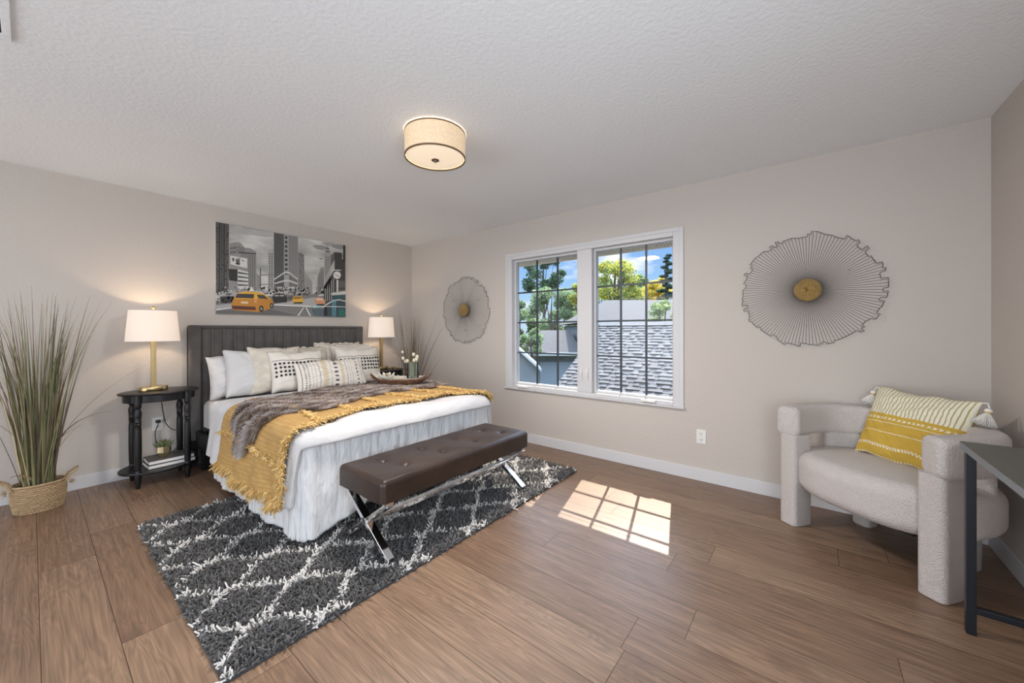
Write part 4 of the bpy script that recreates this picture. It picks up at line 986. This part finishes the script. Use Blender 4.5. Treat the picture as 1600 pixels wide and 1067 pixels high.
def sweep(path, z0, z1, th, r_, nocap=False):
    m = MB(); sc_ = sect(z0, z1, th, r_); n_ = len(sc_); V = []
    M_ = len(path)
    def ring(c, nn, sc, off=0, tv=None):
        cx = 0; zc_ = (z0+z1)/2
        return [c+nn*(s_[0]*sc)+Vector((0, 0, zc_+(s_[1]-zc_)*sc2)) for s_ in sc_]
    rings = []
    for i, c in enumerate(path):
        tv = (path[min(i+1, M_-1)]-path[max(i-1, 0)]).normalized(); nn = Vector((tv.y, -tv.x, 0)); sc2 = 1
        rings.append((c, nn, tv))
    out = []
    re = .028
    def mk(c, nn, inset):
        zc_ = (z0+z1)/2; kx = (th/2-inset)/(th/2); kz = ((z1-z0)/2-inset)/((z1-z0)/2)
        return [c+nn*(s_[0]*kx)+Vector((0, 0, zc_+(s_[1]-zc_)*kz)) for s_ in sc_]
    c0, n0, t0 = rings[0]
    for k in range(5): a = PI/2*k/5; out.append(mk(c0-t0*(re*math.sin(a) - 0)+t0*0 if False else c0+t0*(re*(1-math.sin(a)))-t0*0, n0, re*(1-math.sin(a)) if False else re*(1-math.sin(a))))
    # (front rounded cap: rings grow from inset to full)
    out = []
    for k in range(6): a = PI/2*k/5; out.append(mk(c0+t0*re*(1-math.cos(PI/2-a))*0+t0*(re-re*math.sin(a))*-1+t0*0, n0, re*(1-math.sin(a))) if False else mk(c0-t0*(re*math.cos(a)), n0, re*(1-math.sin(a))))
    for c, nn, tv in rings[1:-1]: out.append(mk(c, nn, 0))
    c1, n1, t1 = rings[-1]
    for k in range(6): a = PI/2*(1-k/5); out.append(mk(c1+t1*(re*math.cos(a)), n1, re*(1-math.sin(a))))
    V = [p for r in out for p in r]; Fc = []
    for i in range(len(out)-1):
        for k in range(n_): k2 = (k+1) % n_; Fc.append((i*n_+k, i*n_+k2, (i+1)*n_+k2, (i+1)*n_+k))
    Fc.append(tuple(range(n_))[::-1]); Fc.append(tuple((len(out)-1)*n_+k for k in range(n_)))
    return m.add(V, Fc)
path = [Vector((cp[0].x, .028, 0))]+[c for c in cp if c.y > .036]+[Vector((cp[-1].x, .028, 0))]
obj('backrest_band', sweep(path, .557, .742, .125, .035), boucle, t)
# lower back panel between seat and band
path2 = [Vector((c.x*.96, c.y*.965+.006, 0)) for c in cp[18:-18]]
obj('back_panel', sweep(path2, .40, .575, .075, .02), boucle, t)
# seat
def seatf(u, v):
    a = 2*PI*u
    c, s = math.cos(a), math.sin(a)
    ex = 3.2; x = .415*math.copysign(abs(c)**(2/ex), c); y = math.copysign(abs(s)**(2/ex), s); y = .270+.305*y
    # narrower at the front between the legs
    f = max(0, min(1, (y+.05)/.25)); x *= .80+.20*f
    # profile v: 0 bottom centre .. 1 top centre
    z0, z1, r_ = .235, .475, .075
    if v < .2: k = v/.2; sc = k; z = z0; ins = r_
    elif v < .4: an = (v-.2)/.2*PI/2; sc = 1; z = z0+r_*(1-math.cos(an)); ins = r_*(1-math.sin(an))
    elif v < .6: sc = 1; z = z0+r_+(z1-z0-2*r_)*(v-.4)/.2; ins = 0
    elif v < .8: an = (v-.6)/.2*PI/2; sc = 1; z = z1-r_*(1-math.sin(an)); ins = r_*(1-math.cos(an))
    else: k = 1-(v-.8)/.2; sc = k; z = z1+.012*(1-k*k); ins = r_
    L_ = math.hypot(x, y-.270); q = (L_-ins)/L_*sc if L_ > 0 else 0
    return (x*q, .270+(y-.270)*q-.012*(1 if v < .8 else 0)*math.cos(min(1, abs(x)/.3)*PI/2)*(1 if y < .1 else 0), z)
m = MB().grid(seatf, 90, 50, wrapu=True, flip=True); obj('seat', m, boucle, t)
def block(x0_, x1_, y0_, y1_, z0_, z1_, tp=0):
    m = MB(); r_ = .028
    pts = []
    for (cx_, cy_, a0) in ((x1_-r_, y1_-r_, 0), (x0_+r_, y1_-r_, PI/2), (x0_+r_, y0_+r_, PI), (x1_-r_, y0_+r_, 1.5*PI)):
        for k in range(6): a = a0+PI/2*k/5; pts.append((cx_+r_*math.cos(a), cy_+r_*math.sin(a)))
    zs = [(z0_, .006), (z0_+.006, 0), (z1_, 0)]
    V = []; mx_, my_ = (x0_+x1_)/2, (y0_+y1_)/2
    for z, ins in zs:
        k = 1-ins/.05*.8 if ins else 1
        if tp: k *= 1-tp*(z1_-z)/(z1_-z0_)
        V += [(mx_+(px-mx_)*k, my_+(py-my_)*k, z) for px, py in pts]
    n_ = len(pts); Fc = [(i*n_+k, i*n_+(k+1) % n_, (i+1)*n_+(k+1) % n_, (i+1)*n_+k) for i in range(2) for k in range(n_)]+[tuple(range(n_))[::-1], tuple(2*n_+k for k in range(n_))]
    return m.add(V, Fc)
for s_ in (1, -1):
    xa, xb = sorted((s_*.295, s_*.400)); obj('leg', block(xa, xb, -.005, .145, 0, .57), boucle, t)
    xa, xb = sorted((s_*.17, s_*.28)); obj('leg', block(xa, xb, .42, .53, 0, .30, .12), boucle, t)
m = MB().box(-.24, .24, .08, .50, .215, .245); obj('seat_base', m, black_pl, t, smooth=False)

# cushion
def cush(u, v):
    if v > .985: return 1 if (u*46) % 1 < .5 else 0
    if v < .02: return 1 if (u*30) % 1 < .6 else 0
    if v > .60: return 2 if (u*25) % 1 < .34 else 1
    if v > .575: return 0
    if .525 < v < .555: ph = (u*20+abs(v-.54)*28) % 1; return 1 if ph < .5 else 0
    if .475 < v < .487 or .335 < v < .347: return 1
    if .13 < v < .17: return 1 if ((u*30+(.3 if v > .15 else 0)) % 1) < .55 else 0
    return 0
m, f = pillow_mb(.47, .43, .15, 1.2, n=250, mfn=cush, pin=.05, nz=130)
Mt = Matrix.Translation(AC) @ Matrix.Rotation(AR, 4, 'Z')
cl_ = Mt @ Vector((.035, .33, .476))
o = obj('throw_pillow', m, [mus_c, cush_w, olive_c], None); o.location = cl_; o.rotation_euler = (Matrix.Rotation(AR-.08, 3, 'Z') @ Matrix.Rotation(.015, 3, 'Y') @ Matrix.Rotation(-.42, 3, 'X')).to_euler(); weld(o)
tag(o, 'mustard and cream striped woven cushion with corner tassels on the armchair', 'cushion')
for (u, v) in ((.99, .985), (.01, .985)):
    p = f(u, v, -1); sg = 1 if u > .5 else -1
    th = MB(); q = Vector((p[0]+sg*.012, p[1]+.012, p[2]-.004))
    th.tube([(p[0], p[1]+.002, p[2]), (p[0]+sg*.02, p[1]+.01, p[2]+.004), (q.x+sg*.018, q.y, q.z-.015)], .003, 6)
    c_ = (q.x+sg*.018, q.y); z_ = q.z-.015
    th.lathe([(.001, z_), (.012, z_-.006), (.015, z_-.016), (.010, z_-.026)], c_, 14, close=False)
    to = obj('tassel', th, tassel_m, o)
    P, D = [], []
    for k in range(420): a = rnd.uniform(0, 2*PI); P.append((c_[0]+.006*math.cos(a), c_[1]+.006*math.sin(a), z_-.024)); s2 = rnd.random()**.5*.75; D.append((math.cos(a)*s2, math.sin(a)*s2, -1))
    V, T, si = strands(P, D, rng.uniform(.055, .065, 420), .0016, np.tile([0, 0, -.15], (420, 1)), tip=.8); fast('tassel_strands', V, T, tassel_m, None, to)
    mm = MB(); mm.tube([(c_[0]+.0115*math.cos(a), c_[1]+.0115*math.sin(a), z_-.024) for a in np.linspace(0, 2*PI, 17)[:-1]], .003, 6, closed=True); obj('tassel_band', mm, mus_c, to)

# ------------------------------------------------------------------ desk at the right edge
DX1, DY1, DZ = -.985, -4.985, .765; DX0, DY0 = -2.15, -5.288
O = ((DX0+DX1)/2, (DY0+DY1)/2, 0)
t = thing('console_desk', 'narrow dark grey console desk with black metal frame along the right wall', 'desk', O)
m = MB().box(DX0, DX1, DY0, DY1, DZ-.004, DZ); obj('desktop', m, desk_m, t, O, smooth=False)
m = MB().box(DX0, DX1, DY0, DY1, DZ-.030, DZ-.004); obj('desktop_edge', m, desk_e, t, O, smooth=False)
s_ = .028
for xa in (DX1-.035-s_, DX0+.035):
    for ya in (DY1-.004-s_, DY0+.006):
        m = MB().box(xa, xa+s_, ya, ya+s_, 0, DZ-.030); obj('leg', m, steel_m, t, O, smooth=False, bevel=.002)
    m = MB().box(xa+.002, xa+s_-.002, DY0+.03, DY1-.03, .088, .112); obj('stretcher', m, steel_m, t, O, smooth=False, bevel=.002)
    m = MB().box(xa+.002, xa+s_-.002, DY0+.03, DY1-.03, DZ-.056, DZ-.030); obj('top_rail', m, steel_m, t, O, smooth=False, bevel=.002)
m = MB().box(DX0+.06, DX1-.06, DY0+.008, DY0+.03, .088, .112); obj('back_stretcher', m, steel_m, t, O, smooth=False)
# ------------------------------------------------------------------ outdoors
shingle = M('grey_shingle', (.185, .172, .165), .95, var=(7, .22), bump=(90, .5, .01)); shingle2 = M('grey_shingle_light', (.075, .070, .072), .95, var=(3, .2))
under = M('roof_felt', (.06, .06, .065), .95); siding = M('grey_blue_siding', (.17, .185, .20), .8, var=(2, .12)); gutter = M('white_gutter', (.42, .44, .44), .5); soff = M('beige_soffit', (.60, .56, .50), .8)
ground_m = M('dry_grass', (.16, .17, .07), .95, var=(.8, .4)); bark = M('grey_bark', (.12, .09, .07), .9, var=(6, .3))
m = MB().box(.3, 70, -45, 60, -3.2, -3.0); struct(obj('ground', m, ground_m, smooth=False))

# eave above the window with vented soffit
t = thing('roof_eave', 'beige vented soffit and white gutter of the roof edge above the window', 'roof eave', (.45, -2.7, 2.12)); O = (.45, -2.7, 2.12)
ez, exo = 2.097, .70
m = MB().box(.16, exo, -7, 1.5, ez+.018, ez+.028); obj('soffit_board', m, M('vent_shadow', (.035, .025, .02), .9), t, O, smooth=False)
m = MB()
k = 0; y = -6.0
while y < .5: m.box(.165, exo-.03, y, y+.015, ez+.004, ez+.016); y += .034
o = obj('soffit_slats', m, soff, t, O, smooth=False)
m = MB(); m.box(exo-.022, exo, -7, 1.5, ez-.012, ez+.13); m.box(exo-.03, exo-.02, -7, 1.5, ez-.004, ez+.006); obj('fascia', m, soff, t, O, smooth=False)
m = MB(); m.box(.10, exo+.02, -7, 1.5, ez+.13, ez+.16); obj('roof_deck', m, shingle2, t, O, smooth=False)

# near garage roof, real overlapping tabs
t = thing('near_roof', 'light grey shingled roof just below the window, filling the right pane', 'roof', (3.0, -2.8, .8)); O = (3.0, -2.8, .8)
rx1, rz1, sl = 4.0, 1.36, .586; an = math.atan(sl); ux, uz = -math.cos(an), -math.sin(an); nx_, nz_ = -math.sin(an), math.cos(an)
def rp_(d, y, h): return (rx1+ux*d+nx_*h, y, rz1+uz*d+nz_*h)
ry1 = -1.07; ry0 = -8.0
m = MB(); Ld = 3.3
V = [rp_(0, ry0, -.02), rp_(0, ry1, -.02), rp_(Ld, ry1, -.02), rp_(Ld, ry0, -.02), rp_(0, ry0, -.14), rp_(0, ry1, -.14), rp_(Ld, ry1, -.14), rp_(Ld, ry0, -.14)]
m.add(V, [(0, 1, 2, 3), (7, 6, 5, 4), (0, 4, 5, 1), (1, 5, 6, 2), (2, 6, 7, 3), (3, 7, 4, 0)]); obj('roof_deck', m, under, t, O, smooth=False)
m = MB(); d = .0; ex = .098
while d < Ld:
    # base course
    y = ry0; m.add([rp_(d-.02, ry0, -.004), rp_(d-.02, ry1, -.004), rp_(d+ex, ry1, .010), rp_(d+ex, ry0, .010), rp_(d+ex, ry1, -.01), rp_(d+ex, ry0, -.01)], [(0, 1, 2, 3), (3, 2, 4, 5)], rnd.randint(0, 1))
    y = ry1-rnd.uniform(0, .1)
    while y > max(ry0, -6.5):
        wd = rnd.choice([.10, .14, .18, .22]); g = rnd.choice([.05, .08, .12]); s1 = rnd.uniform(.02, .035)
        a, b_ = y-wd, y
        h0, h1 = .004, .024
        m.add([rp_(d-.01, a+s1, h0), rp_(d-.01, b_-s1, h0), rp_(d+ex, b_, h1), rp_(d+ex, a, h1), rp_(d+ex, b_, .004), rp_(d+ex, a, .004), rp_(d-.01, a+s1, -.002), rp_(d-.01, b_-s1, -.002)], [(0, 1, 2, 3), (3, 2, 4, 5), (0, 3, 5, 6), (1, 7, 4, 2)], rnd.randint(0, 1))
        y -= wd+g
    d += ex
obj('shingles', m, [shingle, M('grey_shingle_b', (.155, .145, .14), .95, var=(7, .2), bump=(90, .5, .01))], t, O, smooth=False)
m = MB(); V = [(rx1-.12, ry1, rz1-.035), (rx1, ry1, rz1+.035), (rx1+.12, ry1, rz1-.035), (rx1-.12, ry0, rz1-.035), (rx1, ry0, rz1+.035), (rx1+.12, ry0, rz1-.035)]
m.add(V, [(0, 1, 4, 3), (1, 2, 5, 4), (0, 3, 5, 2), (0, 2, 1), (3, 4, 5)]); obj('ridge_cap', m, shingle, t, O, smooth=False)
m = MB(); V = [(rx1, ry0, rz1), (rx1, ry1, rz1), (rx1+3, ry1, rz1-1.7), (rx1+3, ry0, rz1-1.7)]; V += [(x, y, z-.1) for x, y, z in V]
m.add(V, [(3, 2, 1, 0), (4, 5, 6, 7), (0, 1, 5, 4), (1, 2, 6, 5), (2, 3, 7, 6), (3, 0, 4, 7)]); obj('far_slope', m, shingle, t, O, smooth=False)
m = MB().add([(rx1, ry1-.1, rz1-.12), (rx1+3.0, ry1-.1, rz1-1.85), (rx1+3, ry1-.1, -3), (.8, ry1-.1, -3), (.8, ry1-.1, rz1-3.2*sl-.12)]+[(rx1, ry1-.25, rz1-.12), (rx1+3.0, ry1-.25, rz1-1.85), (rx1+3, ry1-.25, -3), (.8, ry1-.25, -3), (.8, ry1-.25, rz1-3.2*sl-.12)], [(0, 1, 2, 3, 4), (9, 8, 7, 6, 5), (0, 5, 6, 1), (0, 4, 9, 5), (1, 6, 7, 2), (4, 3, 8, 9)]); obj('gable_wall', m, siding, t, O, smooth=False)

Cc = Vector((-3.386, -4.493, 1.23)); Fh = Vector((math.cos(YAW), math.sin(YAW), 0)); Rh = Vector((math.sin(YAW), -math.cos(YAW), 0))
# neighbour houses: their fronts run parallel to the street direction q
def house(name, label, O, q, Lw, depth, zbase, zeave, zridge, hipL, parts):
    """O: eave corner at the left end; q: unit vector to the right along the eave; roof rises away from the viewer"""
    q = Vector(q).normalized(); bk = Vector((-q.y, q.x, 0));
    t = thing(name, label, 'house', O); o3 = Vector(O)
    def P(a, b_, z): v = q*a+bk*b_; return (v.x, v.y, z-O[2])
    m = MB(); r0 = [P(0, 0, zeave), P(Lw, 0, zeave), P(Lw, depth, zridge), P(hipL, depth, zridge)]; r1 = [(x, y, z-.12) for x, y, z in r0]
    m.add(r0+r1, [(0, 1, 2, 3), (7, 6, 5, 4), (0, 4, 5, 1), (1, 5, 6, 2), (2, 6, 7, 3), (3, 7, 4, 0)])
    V = [P(0, 0, zeave), P(hipL, depth, zridge), P(0, 2*depth, zeave)]; m.add(V, [(0, 1, 2)]); V = [P(hipL, depth, zridge), P(Lw, depth, zridge), P(Lw, 2*depth, zeave), P(0, 2*depth, zeave)]; m.add(V, [(3, 2, 1, 0)])
    obj('roof', m, shingle2, t, smooth=False)
    m = MB(); g0 = [P(-.05, -.12, zeave-.14), P(Lw, -.12, zeave-.14), P(Lw, 0, zeave-.14), P(-.05, 0, zeave-.14)]; m.add(g0+[(x, y, z+.15) for x, y, z in g0], [(3, 2, 1, 0), (4, 5, 6, 7), (0, 1, 5, 4), (1, 2, 6, 5), (2, 3, 7, 6), (3, 0, 4, 7)]); obj('gutter', m, gutter, t, smooth=False)
    m = MB(); g0 = [P(.4, .45, zbase), P(Lw-.2, .45, zbase), P(Lw-.2, 2*depth-.4, zbase), P(.4, 2*depth-.4, zbase)]; m.add(g0+[(x, y, zeave-.1-O[2]) for x, y, z in g0], [(3, 2, 1, 0), (4, 5, 6, 7), (0, 1, 5, 4), (1, 2, 6, 5), (2, 3, 7, 6), (3, 0, 4, 7)]); obj('wall', m, siding, t, smooth=False)
    for nm, a0_, a1_, z0_, z1_, mt_ in parts:
        m = MB(); g0 = [P(a0_, .38, z0_), P(a1_, .38, z0_), P(a1_, .45, z0_), P(a0_, .45, z0_)]; m.add(g0+[(x, y, z1_-O[2]) for x, y, z in g0], [(3, 2, 1, 0), (4, 5, 6, 7), (0, 1, 5, 4), (1, 2, 6, 5), (2, 3, 7, 6), (3, 0, 4, 7)]); obj(nm, m, mt_, t, smooth=False)
    return t
house('neighbor_house', 'neighbouring house with a wide grey roof behind the near shingles', (11.98, 3.47, 1.61), Rh, 14, 5.0, -3, 1.61, 2.98, 2.2, [])
house('garage', 'blue grey garage with grey roof and white door seen low in the left pane', (11.14, 6.16, .17), Rh, 2.75, 4.0, -3, .17, 1.24, .95, [('garage_door', .75, 2.5, -3, -.3, M('pale_blue_door', (.20, .235, .275), .7))])
# little gable wall in front at far left
t = thing('shed', 'small blue grey gable with white rake board at the left pane edge', 'shed', (6.91, 3.44, -1)); O = (6.91, 3.44, -1)
q = Rh; bk = Fh
def S(a, b_, z): v = Vector((6.91, 3.44, 0))+q*a+bk*b_; return (v.x, v.y, z)
m = MB(); f0 = [S(-1.6, 0, -3), S(.75, 0, -3), S(.75, 0, -.02), S(0, 0, .66), S(-1.6, 0, -.8)]; f1 = [S(-1.6, 2.5, -3), S(.75, 2.5, -3), S(.75, 2.5, -.02), S(0, 2.5, .66), S(-1.6, 2.5, -.8)]
m.add(f0+f1, [(0, 1, 2, 3, 4), (9, 8, 7, 6, 5), (0, 5, 6, 1), (1, 6, 7, 2), (2, 7, 8, 3), (3, 8, 9, 4), (4, 9, 5, 0)]); obj('wall', m, siding, t, O, smooth=False)
for a0_, z0_, a1_, z1_ in ((0, .72, .86, -.06), (0, .72, -1.7, -.83)):
    m = MB(); V = [S(a0_, -.2, z0_), S(a1_, -.2, z1_), S(a1_, 2.7, z1_), S(a0_, 2.7, z0_)]; m.add(V+[(x, y, z-.10) for x, y, z in V], [(0, 1, 2, 3), (7, 6, 5, 4), (0, 4, 5, 1), (1, 5, 6, 2), (2, 6, 7, 3), (3, 7, 4, 0)]); o = obj('roof_slope', m, gutter, t, O, smooth=False)

# trees: trunk, limbs, real leaves
def leafmat(nm, c):
    m = M(nm, c, .6); n = m.node_tree; b = n.nodes['Principled BSDF']; t = n.nodes.new('ShaderNodeBsdfTranslucent'); t.inputs[0].default_value = (*[min(1, x*1.5) for x in c], 1)
    x = n.nodes.new('ShaderNodeMixShader'); x.inputs[0].default_value = .5; n.links.new(b.outputs[0], x.inputs[1]); n.links.new(t.outputs[0], x.inputs[2]); n.links.new(x.outputs[0], n.nodes['Material Output'].inputs[0]); return m
def tree(pos, zt_, rad, n, cols_, label, kind='tree', lsz=.16, clumps=26, trunk=.22, flat=.8, seed=1, cat='tree', zb=None, conifer=False):
    r = np.random.default_rng(seed); rr = random.Random(seed); x, y = pos; z0 = -3.0; zc = zt_-rad*flat
    t = thing(kind, label, cat, (x, y, z0))
    m = MB(); m.tube([(0, 0, 0), (.1, .05, (zc-z0)*.5), (0, .1, zc-z0), (.05, 0, zc-z0+rad*flat*.7)], [trunk, trunk*.8, trunk*.5, trunk*.1], 9); obj('trunk', m, bark, t)
    Cn = []
    if conifer:
        for k in range(clumps):
            f = k/clumps; a = k*2.4; q = rad*(1-f)*.8+.15; Cn.append((q*math.cos(a)*.7, q*math.sin(a)*.7, 1.0+(zt_-z0-1.2)*f, q*.55+.12, .25))
    else:
        for k in range(clumps):
            a = rr.uniform(0, 2*PI); u = rr.uniform(-.75, 1); q = rad*.78*math.sqrt(max(0, 1-u*u*.8))*rr.uniform(.55, 1)
            Cn.append((q*math.cos(a), q*math.sin(a), zc-z0+u*rad*flat*.8, rad*rr.uniform(.18, .34), .75))
    m = MB()
    for (cx_, cy_, cz_, cr_, fl2) in Cn[::2]:
        z1_ = (zc-z0)*rr.uniform(.5, .9) if not conifer else cz_+.1
        m.tube([(0, 0, z1_), (cx_*.5, cy_*.5, (z1_+cz_)/2+.1), (cx_, cy_, cz_)], [trunk*.3, trunk*.2, .012], 6)
    obj('branches', m, bark, t)
    per = n//len(Cn); Ps = []
    for (cx_, cy_, cz_, cr_, fl2) in Cn:
        g = r.normal(0, 1, (per, 3)); g /= np.linalg.norm(g, axis=1, keepdims=True); g *= (r.random((per, 1))**.45)*cr_; g[:, 2] *= fl2; Ps.append(g+[cx_, cy_, cz_])
    Ps = np.concatenate(Ps); N = len(Ps); a = r.normal(0, 1, (N, 3)); a /= np.linalg.norm(a, axis=1, keepdims=True); b_ = np.cross(a, r.normal(0, 1, (N, 3))); b_ /= np.linalg.norm(b_, axis=1, keepdims=True)
    L_ = lsz*r.uniform(.6, 1.2, (N, 1)); V = np.stack([Ps-a*L_, Ps+b_*L_*.45, Ps+a*L_, Ps-b_*L_*.45], 1).reshape(-1, 3); T = np.arange(N*4).reshape(-1, 4)
    fast('foliage', V, T, cols_, r.integers(0, len(cols_), N), t, smooth=False)
    return t
G1, G2, G3 = leafmat('leaf_dark', (.035, .075, .04)), leafmat('leaf_mid', (.10, .17, .06)), leafmat('leaf_sage', (.27, .32, .20))
Y1, Y2, Y3 = leafmat('leaf_yellow', (.52, .40, .05)), leafmat('leaf_gold', (.62, .50, .10)), leafmat('leaf_lime', (.28, .32, .07)); G4 = leafmat('leaf_blue', (.03, .07, .065))
def wp(px, D): v = Cc+(Fh+Rh*((px-800)/591.8))*D; return (v.x, v.y)
def wz(py, D): return 1.23+(517.2-py)/591.8*D
tree(wp(850, 42), wz(398, 42), 2.9, 5200, [G1, G2, G4], 'dark green tree rising highest in the left pane, behind the sage one', lsz=.17, seed=3, clumps=20)
tree(wp(862, 32), wz(445, 32), 2.7, 26000, [G3, G2, G3], 'sage green bushy tree filling the middle of the left pane', lsz=.11, seed=4, clumps=34, flat=1.3)
tree(wp(812, 27.5), wz(457, 27.5), 2.0, 14000, [G3, G2], 'sage green tree cut off by the left frame of the left pane', lsz=.11, seed=14, clumps=18, flat=1.3)
tree(wp(890, 41), wz(455, 41), 2.6, 6500, [G2, G3], 'pale green distant tree low behind the garage roof', lsz=.16, seed=24, clumps=18)
tree(wp(962, 33), wz(396, 30), 2.7, 6500, [Y1, Y3, G2, Y3], 'yellow green tree with a round crown in the centre of the right pane', lsz=.13, seed=5, clumps=30)
tree(wp(932, 39), wz(412, 33), 2.0, 3000, [G3, G2, Y3], 'pale green tree left of the yellow green one in the right pane', lsz=.13, seed=6, clumps=18)
tree(wp(1030, 34), wz(434, 34), 1.7, 4200, [Y2, Y1, Y2], 'bright golden yellow tree above the grey roof at the right', lsz=.13, seed=7, clumps=20)
tree(wp(1005, 44), wz(428, 44), 2.0, 2500, [G3, Y3, G2], 'olive tree between the yellow green and the golden trees', lsz=.17, seed=8, clumps=16)
tree(wp(985, 40), wz(452, 40), 3.4, 3600, [G2, G1, G3], 'low dark green tree just above the ridge of the far roof', lsz=.17, seed=18, clumps=26, flat=.45)
tree(wp(1043, 31), wz(392, 31), 1.7, 7500, [G4, G1], 'blue green conifer at the right edge of the window view', lsz=.14, seed=9, clumps=40, conifer=True, kind='conifer_tree')
tree(wp(909, 30), wz(442, 30), 1.3, 3000, [Y3, G2, Y1], 'olive tree hidden partly behind the window mullion', lsz=.11, seed=10, clumps=16)
tree(wp(1035, 14), wz(470, 14), .75, 2600, [G3, G2, Y3], 'pale green shrub top in front of the far grey roof', lsz=.055, seed=11, clumps=18, trunk=.07, kind='tall_shrub', cat='shrub')
tree(wp(832, 16.5), wz(512, 16.5), .8, 2600, [G3, G2], 'small grey green bush beside the garage roof in the left pane', lsz=.08, seed=12, clumps=14, trunk=.08, kind='tall_shrub', cat='shrub')
